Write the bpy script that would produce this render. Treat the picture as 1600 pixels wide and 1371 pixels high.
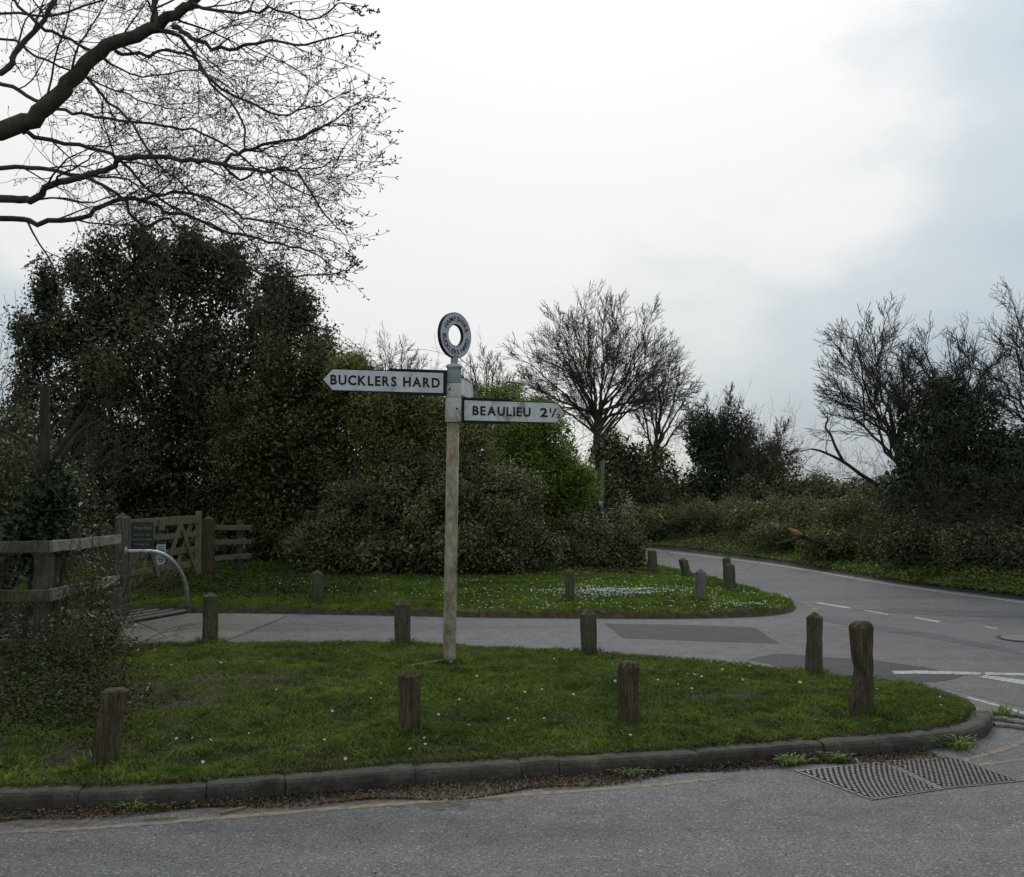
import bpy, bmesh, math, random
import numpy as np
from mathutils import Vector, Matrix, noise

for o in list(bpy.data.objects):
    bpy.data.objects.remove(o)
scene = bpy.context.scene
COL = scene.collection
R = math.radians

# ------------------------------------------------------------------ camera
W0, H0, F = 1600.0, 1371.0, 1600.0
EYE = 1.65
PITCH = math.atan((750 - H0 / 2) / F)
cam_d = bpy.data.cameras.new('camera')
cam = bpy.data.objects.new('camera', cam_d)
COL.objects.link(cam)
cam.location = (0, 0, EYE)
cam.rotation_euler = (R(90) + PITCH, 0, 0)
cam_d.sensor_fit = 'HORIZONTAL'
cam_d.sensor_width = 36.0
cam_d.lens = 36.0 * F / W0
cam_d.clip_start = 0.05
cam_d.clip_end = 2000
scene.camera = cam

# ------------------------------------------------------------------ world, sun, exposure
SUN_EL, SUN_AZ = R(34), R(4)          # azimuth measured from +Y to +X
sun_dir = Vector((math.sin(SUN_AZ) * math.cos(SUN_EL), math.cos(SUN_AZ) * math.cos(SUN_EL), math.sin(SUN_EL)))
world = bpy.data.worlds.new('World')
scene.world = world
world.use_nodes = True
nt = world.node_tree
for n in list(nt.nodes):
    nt.nodes.remove(n)
N = nt.nodes.new
L = nt.links.new
out = N('ShaderNodeOutputWorld')
bg = N('ShaderNodeBackground')
L(bg.outputs[0], out.inputs[0])
sky = N('ShaderNodeTexSky')
sky.sky_type = 'NISHITA'
sky.sun_disc = False
sky.sun_elevation = SUN_EL
sky.sun_rotation = SUN_AZ
sk = N('ShaderNodeMix'); sk.data_type = 'RGBA'; sk.blend_type = 'MULTIPLY'
sk.inputs[0].default_value = 1.0
L(sky.outputs[0], sk.inputs[6])
sk.inputs[7].default_value = (0.8, 0.8, 0.8, 1)
tc = N('ShaderNodeTexCoord')
# bright veil where the sun stands behind the cloud, soft and wide
gd = Vector((-0.06, math.cos(R(23)), math.sin(R(23)))).normalized()
dot = N('ShaderNodeVectorMath'); dot.operation = 'DOT_PRODUCT'
L(tc.outputs['Generated'], dot.inputs[0]); dot.inputs[1].default_value = gd
mr = N('ShaderNodeMapRange'); mr.interpolation_type = 'SMOOTHSTEP'
L(dot.outputs['Value'], mr.inputs[0])
mr.inputs[1].default_value = math.cos(R(34)); mr.inputs[2].default_value = math.cos(R(7))
mp = N('ShaderNodeMapping'); L(tc.outputs['Generated'], mp.inputs[0])
mp.inputs['Scale'].default_value = (1.0, 1.0, 1.9)
mp.inputs['Location'].default_value = (0.35, 0.0, 0.2)
nz = N('ShaderNodeTexNoise'); L(mp.outputs[0], nz.inputs['Vector'])
nz.inputs['Scale'].default_value = 2.6; nz.inputs['Detail'].default_value = 5; nz.inputs['Roughness'].default_value = 0.5
ma = N('ShaderNodeMath'); ma.operation = 'MULTIPLY_ADD'
L(nz.outputs[0], ma.inputs[0]); ma.inputs[1].default_value = 1.9; ma.inputs[2].default_value = -0.95
ad = N('ShaderNodeMath'); ad.operation = 'ADD'; L(mr.outputs[0], ad.inputs[0]); L(ma.outputs[0], ad.inputs[1])
cr = N('ShaderNodeValToRGB'); L(ad.outputs[0], cr.inputs[0])
cr.color_ramp.interpolation = 'EASE'
e = cr.color_ramp.elements
e[0].position = 0.0; e[0].color = (0.42, 0.48, 0.54, 1)
e[1].position = 0.80; e[1].color = (0.77, 0.775, 0.77, 1)
e2 = e.new(0.38); e2.color = (0.53, 0.585, 0.625, 1)
mx = N('ShaderNodeMix'); mx.data_type = 'RGBA'; mx.inputs[0].default_value = 0.93
# the Nishita sky is physically bright: take it at 0.1
sk2 = N('ShaderNodeMix'); sk2.data_type = 'RGBA'; sk2.blend_type = 'MULTIPLY'; sk2.inputs[0].default_value = 1
L(sk.outputs[2], sk2.inputs[6]); sk2.inputs[7].default_value = (0.1, 0.1, 0.1, 1)
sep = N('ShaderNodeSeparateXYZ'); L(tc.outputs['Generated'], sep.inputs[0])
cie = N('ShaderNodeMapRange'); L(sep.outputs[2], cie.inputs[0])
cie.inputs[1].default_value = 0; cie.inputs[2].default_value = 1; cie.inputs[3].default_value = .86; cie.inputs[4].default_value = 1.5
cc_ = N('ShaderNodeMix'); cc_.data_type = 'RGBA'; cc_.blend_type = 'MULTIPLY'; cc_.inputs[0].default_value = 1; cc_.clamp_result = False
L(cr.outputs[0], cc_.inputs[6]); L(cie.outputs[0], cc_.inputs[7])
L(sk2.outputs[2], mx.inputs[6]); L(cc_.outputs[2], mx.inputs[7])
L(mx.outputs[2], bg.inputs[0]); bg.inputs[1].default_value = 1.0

sd = bpy.data.lights.new('sun', 'SUN')
sun = bpy.data.objects.new('sun', sd)
COL.objects.link(sun)
sun.location = (0, 0, 30)
sd.energy = 1.3
sd.angle = R(25)
sd.color = (1.0, 0.96, 0.9)
sun.rotation_euler = (-sun_dir).to_track_quat('-Z', 'Y').to_euler()

vs = scene.view_settings
vs.view_transform = 'Standard'
vs.look = 'None'
vs.exposure = 0.2
vs.gamma = 1.0
vs.use_curve_mapping = False
scene.render.engine = 'CYCLES'

# ------------------------------------------------------------------ helpers: layout
CP, SP = math.cos(PITCH), math.sin(PITCH)
def ray(px, py):
    x = (px - W0 / 2) / F; y = (H0 / 2 - py) / F
    return Vector((x, CP - y * SP, SP + y * CP))
def G(px, py, z=0.0):
    d = ray(px, py); t = (z - EYE) / d.z
    return Vector((d.x * t, d.y * t, z))
def P(px, py, dep):
    d = ray(px, py); t = dep / d.y
    return Vector((d.x * t, dep, EYE + d.z * t))
def g2(pts, z=0.0):
    return [tuple(G(x, y, z)[:2]) for x, y in pts]
def catmull(pts, sub=8):
    pts = [np.array(p, float) for p in pts]
    outp = []
    for i in range(len(pts) - 1):
        p0 = pts[max(i - 1, 0)]; p1 = pts[i]; p2 = pts[i + 1]; p3 = pts[min(i + 2, len(pts) - 1)]
        for k in range(sub):
            t = k / sub
            outp.append(0.5 * ((2 * p1) + (-p0 + p2) * t + (2 * p0 - 5 * p1 + 4 * p2 - p3) * t * t + (-p0 + 3 * p1 - 3 * p2 + p3) * t ** 3))
    outp.append(pts[-1])
    return outp

# ------------------------------------------------------------------ helpers: objects
def link(o, parent=None):
    COL.objects.link(o)
    if parent is not None:
        o.parent = parent
    return o
def tag(o, label=None, cat=None, group=None, kind=None):
    if label: o['label'] = label
    if cat: o['category'] = cat
    if group: o['group'] = group
    if kind: o['kind'] = kind
    return o
def thing(name, loc, label, cat, group=None):
    o = bpy.data.objects.new(name, None)
    o.location = loc
    o.empty_display_size = 0.2
    link(o)
    return tag(o, label, cat, group)
def mesh_obj(name, V, Fs, mat, parent=None, smooth=False):
    """V in world coordinates"""
    V = np.asarray(V, dtype=np.float64).reshape(-1, 3)
    if parent is not None:
        off = Vector(parent.location)
        if parent.parent is not None: off = off + Vector(parent.parent.location)
        V = V - np.array(off)
    me = bpy.data.meshes.new(name)
    if isinstance(Fs, np.ndarray):
        nf, k = Fs.shape
        me.vertices.add(len(V)); me.vertices.foreach_set('co', V.astype(np.float32).ravel())
        me.loops.add(nf * k); me.loops.foreach_set('vertex_index', Fs.astype(np.int32).ravel())
        me.polygons.add(nf); me.polygons.foreach_set('loop_start', np.arange(0, nf * k, k, dtype=np.int32))
        me.update(calc_edges=True)
    else:
        me.from_pydata([tuple(v) for v in V], [], Fs)
        me.update()
    if smooth:
        me.polygons.foreach_set('use_smooth', np.ones(len(me.polygons), dtype=bool))
    me.materials.append(mat)
    o = bpy.data.objects.new(name, me)
    return link(o, parent)

class MB:
    def __init__(s): s.v = []; s.f = []
    def add(s, V, Fc):
        b = len(s.v); s.v += [tuple(v) for v in V]; s.f += [tuple(b + i for i in f) for f in Fc]
    def box(s, c, size, ax=None):
        """c centre; size full; ax = three unit axes"""
        ax = ax or (Vector((1, 0, 0)), Vector((0, 1, 0)), Vector((0, 0, 1)))
        c = Vector(c); V = []
        for i in (-1, 1):
            for j in (-1, 1):
                for k in (-1, 1):
                    V.append(c + ax[0] * (i * size[0] / 2) + ax[1] * (j * size[1] / 2) + ax[2] * (k * size[2] / 2))
        s.add(V, [(0, 1, 3, 2), (4, 6, 7, 5), (0, 4, 5, 1), (2, 3, 7, 6), (0, 2, 6, 4), (1, 5, 7, 3)])
    def beam(s, p0, p1, w, h, up=(0, 0, 1), bev=0.008, seg=5, jit=0.003, seed=0):
        """bevelled timber from p0 to p1: width w (sideways), height h"""
        rnd = random.Random(seed)
        p0 = Vector(p0); p1 = Vector(p1); d = (p1 - p0).normalized()
        sx = d.cross(Vector(up)).normalized(); sz = sx.cross(d).normalized()
        a, b = w / 2, h / 2
        prof = [(-a + bev, -b), (a - bev, -b), (a, -b + bev), (a, b - bev), (a - bev, b), (-a + bev, b), (-a, b - bev), (-a, -b + bev)]
        V = []; Fc = []
        for i in range(seg + 1):
            c = p0.lerp(p1, i / seg) + sx * rnd.uniform(-jit, jit) + sz * rnd.uniform(-jit, jit)
            for (x, z) in prof:
                V.append(c + sx * (x + rnd.uniform(-jit, jit) * .5) + sz * (z + rnd.uniform(-jit, jit) * .5))
        for i in range(seg):
            for k in range(8):
                Fc.append((i * 8 + k, i * 8 + (k + 1) % 8, i * 8 + 8 + (k + 1) % 8, i * 8 + 8 + k))
        Fc.append(tuple(range(7, -1, -1))); Fc.append(tuple(seg * 8 + k for k in range(8)))
        s.add(V, Fc)
    def tube(s, pts, rad, sides=12, cap=True):
        pts = [Vector(p) for p in pts]
        if not hasattr(rad, '__len__'): rad = [rad] * len(pts)
        n = len(pts); V = []; Fc = []
        d0 = (pts[1] - pts[0]).normalized()
        ref = Vector((0, 0, 1)) if abs(d0.z) < .9 else Vector((1, 0, 0))
        a = d0.cross(ref).normalized()
        for i in range(n):
            t = (pts[min(i + 1, n - 1)] - pts[max(i - 1, 0)]).normalized()
            a = (a - t * a.dot(t)).normalized(); b = t.cross(a)
            for k in range(sides):
                q = 2 * math.pi * k / sides
                V.append(pts[i] + (a * math.cos(q) + b * math.sin(q)) * rad[i])
        for i in range(n - 1):
            for k in range(sides):
                Fc.append((i * sides + k, i * sides + (k + 1) % sides, (i + 1) * sides + (k + 1) % sides, (i + 1) * sides + k))
        if cap:
            Fc.append(tuple(range(sides - 1, -1, -1))); Fc.append(tuple((n - 1) * sides + k for k in range(sides)))
        s.add(V, Fc)
    def lathe(s, base, axis, prof, sides=24):
        """prof list of (r, h) along axis from base"""
        base = Vector(base); axis = Vector(axis).normalized()
        a = axis.cross(Vector((0, 1, 0))).normalized(); b = axis.cross(a)
        V = []; Fc = []
        for r, h in prof:
            for k in range(sides):
                q = 2 * math.pi * k / sides
                V.append(base + axis * h + (a * math.cos(q) + b * math.sin(q)) * r)
        for i in range(len(prof) - 1):
            for k in range(sides):
                Fc.append((i * sides + k, i * sides + (k + 1) % sides, (i + 1) * sides + (k + 1) % sides, (i + 1) * sides + k))
        Fc.append(tuple(range(sides - 1, -1, -1))); Fc.append(tuple((len(prof) - 1) * sides + k for k in range(sides)))
        s.add(V, Fc)
    def prism(s, outline, o, u, v, n, t0, t1):
        """outline of (a,b) in plane u,v at origin o, extruded along n from t0 to t1"""
        m = len(outline); V = []
        for t in (t0, t1):
            for a, b in outline: V.append(o + u * a + v * b + n * t)
        Fc = [tuple(range(m - 1, -1, -1)), tuple(range(m, 2 * m))]
        for k in range(m): Fc.append((k, (k + 1) % m, m + (k + 1) % m, m + k))
        s.add(V, Fc)
    def build(s, name, mat, parent=None, smooth=False, fixn=True):
        o = mesh_obj(name, s.v, s.f, mat, parent, smooth)
        if fixn:
            bm = bmesh.new(); bm.from_mesh(o.data)
            bmesh.ops.recalc_face_normals(bm, faces=bm.faces); bm.to_mesh(o.data); bm.free()
        return o

def sheet(name, pts, z, mat, parent=None, kind='structure', seg=None):
    bm = bmesh.new()
    vs_ = [bm.verts.new((p[0], p[1], z)) for p in pts]
    f = bm.faces.new(vs_)
    if f.normal.z < 0: f.normal_flip()
    bm.normal_update()
    bmesh.ops.triangulate(bm, faces=bm.faces)
    for f in bm.faces:
        if f.normal.z < 0: f.normal_flip()
    if name != 'ground':      # a thin solid course rather than a floating sheet
        bd = [e_ for e_ in bm.edges if e_.is_boundary]
        ex_ = bmesh.ops.extrude_edge_only(bm, edges=bd)
        for q_ in ex_['geom']:
            if isinstance(q_, bmesh.types.BMVert): q_.co.z = -.02
    me = bpy.data.meshes.new(name); bm.to_mesh(me); bm.free()
    me.materials.append(mat)
    o = bpy.data.objects.new(name, me); link(o, parent)
    if parent is None and kind: o['kind'] = kind
    return o

# polygon inside / distance, vectorised
def poly_sd(poly, X, Y):
    poly = np.asarray(poly, float); n = len(poly)
    inside = np.zeros(X.shape, bool); d2 = np.full(X.shape, 1e9)
    for i in range(n):
        x0, y0 = poly[i]; x1, y1 = poly[(i + 1) % n]
        if y0 != y1:
            c = ((y0 > Y) != (y1 > Y)) & (X < (x1 - x0) * (Y - y0) / (y1 - y0) + x0)
            inside ^= c
        dx, dy = x1 - x0, y1 - y0; ll = dx * dx + dy * dy + 1e-12
        t = np.clip(((X - x0) * dx + (Y - y0) * dy) / ll, 0, 1)
        d2 = np.minimum(d2, (X - x0 - t * dx) ** 2 + (Y - y0 - t * dy) ** 2)
    d = np.sqrt(d2)
    return np.where(inside, d, -d)

def smooth_noise(X, Y, scale, seed):
    """cheap value noise, vectorised"""
    rs = np.random.RandomState(seed); T = rs.rand(64, 64)
    x = X / scale + 17.3; y = Y / scale + 9.1
    xi = np.floor(x).astype(int); yi = np.floor(y).astype(int); fx = x - xi; fy = y - yi
    fx = fx * fx * (3 - 2 * fx); fy = fy * fy * (3 - 2 * fy)
    a = T[xi % 64, yi % 64]; b = T[(xi + 1) % 64, yi % 64]; c = T[xi % 64, (yi + 1) % 64]; d = T[(xi + 1) % 64, (yi + 1) % 64]
    return (a * (1 - fx) + b * fx) * (1 - fy) + (c * (1 - fx) + d * fx) * fy
def sstep(x, a, b):
    t = np.clip((x - a) / (b - a), 0, 1); return t * t * (3 - 2 * t)

# ------------------------------------------------------------------ materials
def mat_base(name):
    m = bpy.data.materials.new(name); m.use_nodes = True
    nt = m.node_tree
    b = nt.nodes['Principled BSDF']
    return m, nt, b
def ramp(nt, fac, stops):
    r = nt.nodes.new('ShaderNodeValToRGB'); el = r.color_ramp.elements
    el[0].position = stops[0][0]; el[0].color = (*stops[0][1], 1)
    el[1].position = stops[-1][0]; el[1].color = (*stops[-1][1], 1)
    for p, c in stops[1:-1]:
        q = el.new(p); q.color = (*c, 1)
    nt.links.new(fac, r.inputs[0]); return r.outputs[0]
def nnoise(nt, vec, scale, detail=4, rough=.55, stretch=None, dist=0.0):
    if stretch is not None:
        mp = nt.nodes.new('ShaderNodeMapping'); mp.inputs['Scale'].default_value = stretch
        nt.links.new(vec, mp.inputs[0]); vec = mp.outputs[0]
    n = nt.nodes.new('ShaderNodeTexNoise'); nt.links.new(vec, n.inputs['Vector'])
    n.inputs['Scale'].default_value = scale; n.inputs['Detail'].default_value = detail
    n.inputs['Roughness'].default_value = rough; n.inputs['Distortion'].default_value = dist
    return n.outputs[0]
def pos(nt):
    return nt.nodes.new('ShaderNodeNewGeometry').outputs['Position']
def objco(nt):
    return nt.nodes.new('ShaderNodeTexCoord').outputs['Object']
def mixc(nt, fac, a, b, mode='MIX'):
    m = nt.nodes.new('ShaderNodeMix'); m.data_type = 'RGBA'; m.blend_type = mode
    for s_, val in ((0, fac), (6, a), (7, b)):
        if isinstance(val, (int, float)): m.inputs[s_].default_value = val
        elif isinstance(val, tuple): m.inputs[s_].default_value = (*val, 1)
        else: nt.links.new(val, m.inputs[s_])
    return m.outputs[2]
def maprange(nt, v, a, b, c=0, d=1):
    m = nt.nodes.new('ShaderNodeMapRange'); nt.links.new(v, m.inputs[0])
    for i, q in enumerate((a, b, c, d)): m.inputs[i + 1].default_value = q
    return m.outputs[0]
def bump(nt, b, h, strength=.4, dist=.01):
    n = nt.nodes.new('ShaderNodeBump'); n.inputs['Strength'].default_value = strength; n.inputs['Distance'].default_value = dist
    nt.links.new(h, n.inputs['Height']); nt.links.new(n.outputs[0], b.inputs['Normal'])

def m_asphalt(name, dark, light, tint=(1, 1, 1), speck=0.5, warm=None):
    m, nt, b = mat_base(name); p = pos(nt)
    big = nnoise(nt, p, .45, 5, .6)
    mid = nnoise(nt, p, 5, 5, .65)
    fine = nnoise(nt, p, 85, 3, .75)
    vor = nt.nodes.new('ShaderNodeTexVoronoi'); vor.inputs['Scale'].default_value = 95; nt.links.new(p, vor.inputs['Vector'])
    c = ramp(nt, big, [(.3, dark), (.7, light)])
    c = mixc(nt, .5, c, ramp(nt, mid, [(.3, (.6,) * 3), (.7, (1.3,) * 3)]), 'MULTIPLY')
    wear = nnoise(nt, p, 1.0, 4, .6, (.22, 1.7, 1))
    c = mixc(nt, .8, c, ramp(nt, wear, [(.32, (.74,) * 3), (.5, (1,) * 3), (.68, (1.16,) * 3)]), 'MULTIPLY')
    stain = nnoise(nt, p, 2.3, 5, .7)
    c = mixc(nt, .8, c, ramp(nt, stain, [(.30, (.6,) * 3), (.38, (1,) * 3)]), 'MULTIPLY')
    c = mixc(nt, speck, c, ramp(nt, fine, [(.32, (.22,) * 3), (.47, (.95,) * 3), (.72, (1.6,) * 3)]), 'MULTIPLY')
    cell = nt.nodes.new('ShaderNodeSeparateColor'); nt.links.new(vor.outputs['Color'], cell.inputs[0])
    c = mixc(nt, speck, c, ramp(nt, cell.outputs[0], [(0, (.62,) * 3), (.6, (1,) * 3), (.94, (1.12,) * 3), (.98, (1.9, 1.85, 1.8))]), 'MULTIPLY')
    if warm:
        c = mixc(nt, ramp(nt, nnoise(nt, p, .7, 4, .6), [(.45, (0,) * 3), (.7, (.7,) * 3)]), c, warm)
    nt.links.new(c, b.inputs['Base Color']); b.inputs['Roughness'].default_value = .85
    b.inputs['Specular IOR Level'].default_value = .2
    bump(nt, b, fine, .55, .006)
    return m
M_ROAD = m_asphalt('asphalt_main', (.125, .122, .119), (.155, .151, .147), speck=.9)
M_LANE = m_asphalt('asphalt_lane', (.10, .099, .098), (.132, .131, .129), speck=.7, warm=(.145, .122, .115))
M_DRIVE = m_asphalt('asphalt_driveway', (.105, .104, .103), (.145, .143, .141), speck=.7)
M_PATCH = m_asphalt('asphalt_patch', (.040, .039, .041), (.058, .056, .058), speck=.5)
M_APRON = m_asphalt('concrete_apron', (.13, .115, .098), (.19, .17, .147), speck=.6)

def m_noise(name, stops, scale=6, detail=5, rough=.85, bmp=.4, bd=.01, stretch=None, spec=.25, second=None, coord='pos', metallic=0):
    m, nt, b = mat_base(name); p = pos(nt) if coord == 'pos' else objco(nt)
    f = nnoise(nt, p, scale, detail, .6, stretch)
    c = ramp(nt, f, stops)
    if second:
        sc, st, mode, fac = second
        c = mixc(nt, fac, c, ramp(nt, nnoise(nt, p, sc, 4, .6), st), mode)
    nt.links.new(c, b.inputs['Base Color']); b.inputs['Roughness'].default_value = rough
    b.inputs['Specular IOR Level'].default_value = spec; b.inputs['Metallic'].default_value = metallic
    if bmp: bump(nt, b, f, bmp, bd)
    return m
MUL = 'MULTIPLY'
M_SOIL = m_noise('soil', [(.25, (.022, .017, .011)), (.5, (.055, .042, .026)), (.75, (.10, .078, .05))], 14, 6, .95, .8, .02)
M_TURF = m_noise('turf_soil', [(.3, (.012, .010, .006)), (.5, (.028, .023, .012)), (.72, (.05, .044, .02))], 16, 7, .95, .8, .02)
M_DIRT = m_noise('gutter_dirt', [(.25, (.05, .040, .030)), (.5, (.10, .082, .064)), (.75, (.165, .14, .115))], 22, 6, .95, .7, .012)
M_KERB = m_noise('kerb_concrete', [(.3, (.034, .030, .022)), (.55, (.068, .060, .046)), (.75, (.115, .10, .078))], 7, 7, .9, .5, .006,
                 second=(60, [(.35, (.55,) * 3), (.6, (1.15,) * 3)], MUL, .7))
M_STONE = m_noise('pale_edging', [(.3, (.09, .085, .07)), (.55, (.16, .15, .13)), (.75, (.23, .215, .19))], 9, 6, .9, .5, .008)
M_WHITE_LINE = m_noise('road_paint_white', [(.38, (.14, .14, .138)), (.48, (.30, .30, .29)), (.7, (.42, .42, .40))], 26, 6, .7, .2, .003)
M_YELLOW_LINE = m_noise('road_paint_yellow', [(.42, (.12, .108, .09)), (.55, (.21, .165, .10)), (.75, (.28, .215, .12))], 20, 6, .8, .2, .003)
M_IRON = m_noise('cast_iron', [(.3, (.035, .030, .026)), (.55, (.075, .066, .058)), (.8, (.13, .105, .08))], 24, 5, .6, .4, .003, spec=.5)
M_GALV = m_noise('galvanised_steel', [(.3, (.30, .30, .29)), (.7, (.48, .48, .46))], 12, 4, .42, .1, .002, spec=.5, metallic=.55)
M_BLACK = m_noise('black_paint', [(.3, (.006, .006, .006)), (.7, (.016, .016, .016))], 18, 4, .5, .1, .002)
M_PIT = m_noise('dark_pit', [(.3, (.006, .005, .004)), (.7, (.022, .018, .014))], 20, 4, 1, .3, .004)

def m_wood(name, a, bcol, c_, algae=(.045, .05, .018), af=.5):
    m, nt, b = mat_base(name); p = objco(nt)
    grain = nnoise(nt, p, 9, 7, .7, (7, 7, .7), .4)
    c = ramp(nt, grain, [(.28, a), (.5, bcol), (.72, c_)])
    c = mixc(nt, ramp(nt, nnoise(nt, p, 5, 5, .6), [(.45, (0,) * 3), (.62, (af,) * 3)]), c, algae)
    c = mixc(nt, .6, c, ramp(nt, nnoise(nt, p, 45, 4, .7), [(.3, (.5,) * 3), (.65, (1.2,) * 3)]), MUL)
    nt.links.new(c, b.inputs['Base Color']); b.inputs['Roughness'].default_value = .9; b.inputs['Specular IOR Level'].default_value = .2
    crk = nnoise(nt, p, 6, 5, .75, (11, 11, .5), .6)
    c = mixc(nt, 1.0, c, ramp(nt, crk, [(.36, (.25,) * 3), (.43, (1,) * 3), (.6, (1.1,) * 3), (.75, (1.5, 1.45, 1.35))]), MUL)
    nt.links.new(c, b.inputs['Base Color'])
    bump(nt, b, crk, 1.0, .02)
    return m
M_WOOD_OLD = m_wood('wood_old_oak', (.035, .024, .014), (.10, .072, .044), (.20, .16, .11), algae=(.075, .075, .034), af=.45)
M_WOOD_GREEN = m_wood('wood_algae', (.055, .050, .029), (.11, .10, .06), (.19, .175, .115), algae=(.065, .068, .026), af=.6)
M_WOOD_GREY = m_wood('wood_weathered', (.10, .092, .075), (.19, .175, .145), (.27, .255, .215), algae=(.10, .10, .055), af=.35)
M_WOOD_FENCE = m_wood('wood_fence', (.07, .060, .042), (.125, .112, .078), (.20, .185, .14), algae=(.06, .062, .025), af=.6)
M_WOOD_PALE = m_wood('wood_rail_pale', (.15, .14, .11), (.25, .24, .20), (.36, .35, .30), algae=(.11, .11, .07), af=.45)
M_WOOD_GATE = m_wood('wood_gate', (.11, .098, .055), (.20, .178, .105), (.28, .255, .165), algae=(.16, .16, .055), af=.5)
M_WOOD_RAW = m_noise('raw_split_wood', [(.3, (.30, .13, .05)), (.7, (.48, .24, .11))], 30, 4, .8, .3, .004)

def m_bark(name, a, bcol, scale=10):
    m, nt, b = mat_base(name); p = pos(nt)
    f = nnoise(nt, p, scale, 5, .65, (1, 1, .45)); c = ramp(nt, f, [(.3, a), (.7, bcol)])
    nt.links.new(c, b.inputs['Base Color']); b.inputs['Roughness'].default_value = .95; b.inputs['Specular IOR Level'].default_value = .15
    bump(nt, b, f, .7, .02); return m
M_BARK = m_bark('bark_oak', (.035, .03, .022), (.105, .095, .068))
M_TWIG = m_bark('bark_twig', (.05, .042, .033), (.10, .088, .068))
M_BARK_FAR = m_bark('bark_grey', (.055, .048, .036), (.12, .105, .08))
M_CANE = m_bark('bramble_cane', (.045, .032, .022), (.11, .085, .058))
M_DEAD = m_bark('dead_wood', (.03, .023, .017), (.085, .068, .05))

def m_leaf(name, cols, rough=.5, transl=.25, patch=None, spec=.3, extra=False):
    rough = min(1, rough + .1)
    m, nt, b = mat_base(name)
    g = nt.nodes.new('ShaderNodeNewGeometry')
    k = len(cols)
    c = ramp(nt, g.outputs['Random Per Island'], [(i / (k - 1), cc) for i, cc in enumerate(cols)])
    f = nnoise(nt, g.outputs['Position'], 1.3, 3, .6)
    c = mixc(nt, .8, c, ramp(nt, f, [(.3, (.5, .53, .5)), (.7, patch or (1.5, 1.45, 1.15))]), MUL)
    if extra:
        c = mixc(nt, .9, c, ramp(nt, nnoise(nt, g.outputs['Position'], 6, 6, .75), [(.34, (.34, .40, .36)), (.5, (1, 1, 1)), (.66, (1.5, 1.35, .95))]), MUL)
        c = mixc(nt, ramp(nt, nnoise(nt, g.outputs['Position'], 1.7, 4, .7), [(.56, (0,) * 3), (.7, (.55,) * 3)]), c, (.12, .105, .035))
    nt.links.new(c, b.inputs['Base Color']); b.inputs['Roughness'].default_value = rough; b.inputs['Specular IOR Level'].default_value = spec
    tr = nt.nodes.new('ShaderNodeBsdfTranslucent'); nt.links.new(c, tr.inputs[0])
    ms = nt.nodes.new('ShaderNodeMixShader'); ms.inputs[0].default_value = transl
    nt.links.new(b.outputs[0], ms.inputs[1]); nt.links.new(tr.outputs[0], ms.inputs[2])
    nt.links.new(ms.outputs[0], nt.nodes['Material Output'].inputs[0])
    return m
M_HOLLY = m_leaf('leaf_holly', [(.03, .04, .017), (.065, .076, .034), (.13, .135, .068)], .34, .15)
M_EVER = m_leaf('leaf_evergreen', [(.034, .044, .016), (.085, .094, .033), (.18, .18, .075)], .45, .15)
M_BRAM = m_leaf('leaf_bramble', [(.042, .058, .023), (.10, .118, .048), (.19, .205, .11), (.13, .105, .06)], .42, .18)
M_OLIVE = m_leaf('leaf_olive', [(.09, .095, .025), (.18, .18, .052), (.28, .265, .10)], .55, .25)
M_BRIGHT = m_leaf('leaf_spring', [(.075, .12, .016), (.165, .24, .03), (.26, .34, .06)], .55, .35)
M_IVY = m_leaf('leaf_ivy', [(.02, .035, .014), (.035, .06, .024), (.06, .095, .04)], .38, .15)
M_BANK = m_leaf('leaf_bank', [(.06, .08, .026), (.125, .15, .048), (.20, .215, .09), (.15, .12, .065)], .55, .2)
M_WEED = m_leaf('leaf_weed', [(.07, .11, .018), (.115, .175, .03), (.165, .22, .05)], .5, .3)
M_DEADLEAF = m_leaf('leaf_dead', [(.06, .03, .016), (.12, .065, .035), (.20, .125, .075)], .8, .15)
M_LITTER = m_leaf('litter', [(.022, .014, .009), (.055, .034, .02), (.10, .07, .044), (.21, .165, .12)], .95, .05, None, .1)
M_RIM = m_leaf('rim_moss', [(.02, .014, .008), (.05, .036, .018), (.055, .06, .018), (.09, .06, .03)], .9, .05)
M_GRASS = m_leaf('grass', [(.062, .10, .018), (.115, .18, .03), (.165, .235, .048), (.23, .24, .10)], .55, .3, (1.25, 1.2, .9), .2, True)
M_GRASS_V = m_leaf('verge_grass', [(.07, .115, .017), (.13, .20, .028), (.18, .25, .045)], .55, .3, None, .2, True)
M_GIVY = m_leaf('leaf_ground_ivy', [(.016, .026, .010), (.03, .045, .016), (.05, .06, .026), (.06, .045, .026)], .75, .15, None, .12)
M_MAT = m_leaf('leaf_clover', [(.05, .085, .016), (.08, .125, .024), (.11, .15, .036)], .8, .25, None, .1)
M_DAISY = m_leaf('daisy_petals', [(.62, .62, .60), (.78, .78, .76)], .6, .2, (1, 1, 1))
M_DANDE = m_leaf('dandelion_petals', [(.62, .40, .015), (.75, .52, .03)], .6, .2, (1, 1, 1))

# ------------------------------------------------------------------ setting: ground and roads
M_FIELD = m_noise('field', [(.3, (.03, .035, .013)), (.55, (.06, .07, .022)), (.75, (.10, .09, .04))], 1.2, 7, .95, .6, .03)
sheet('ground', [(-300, -120), (300, -120), (300, 600), (-300, 600)], -0.05, M_FIELD)

tipR = [(1500, 1087), (1560, 1104), (1600, 1115)]
edgeR = [(1015, 856), (1200, 879), (1400, 912), (1600, 939)]
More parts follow.
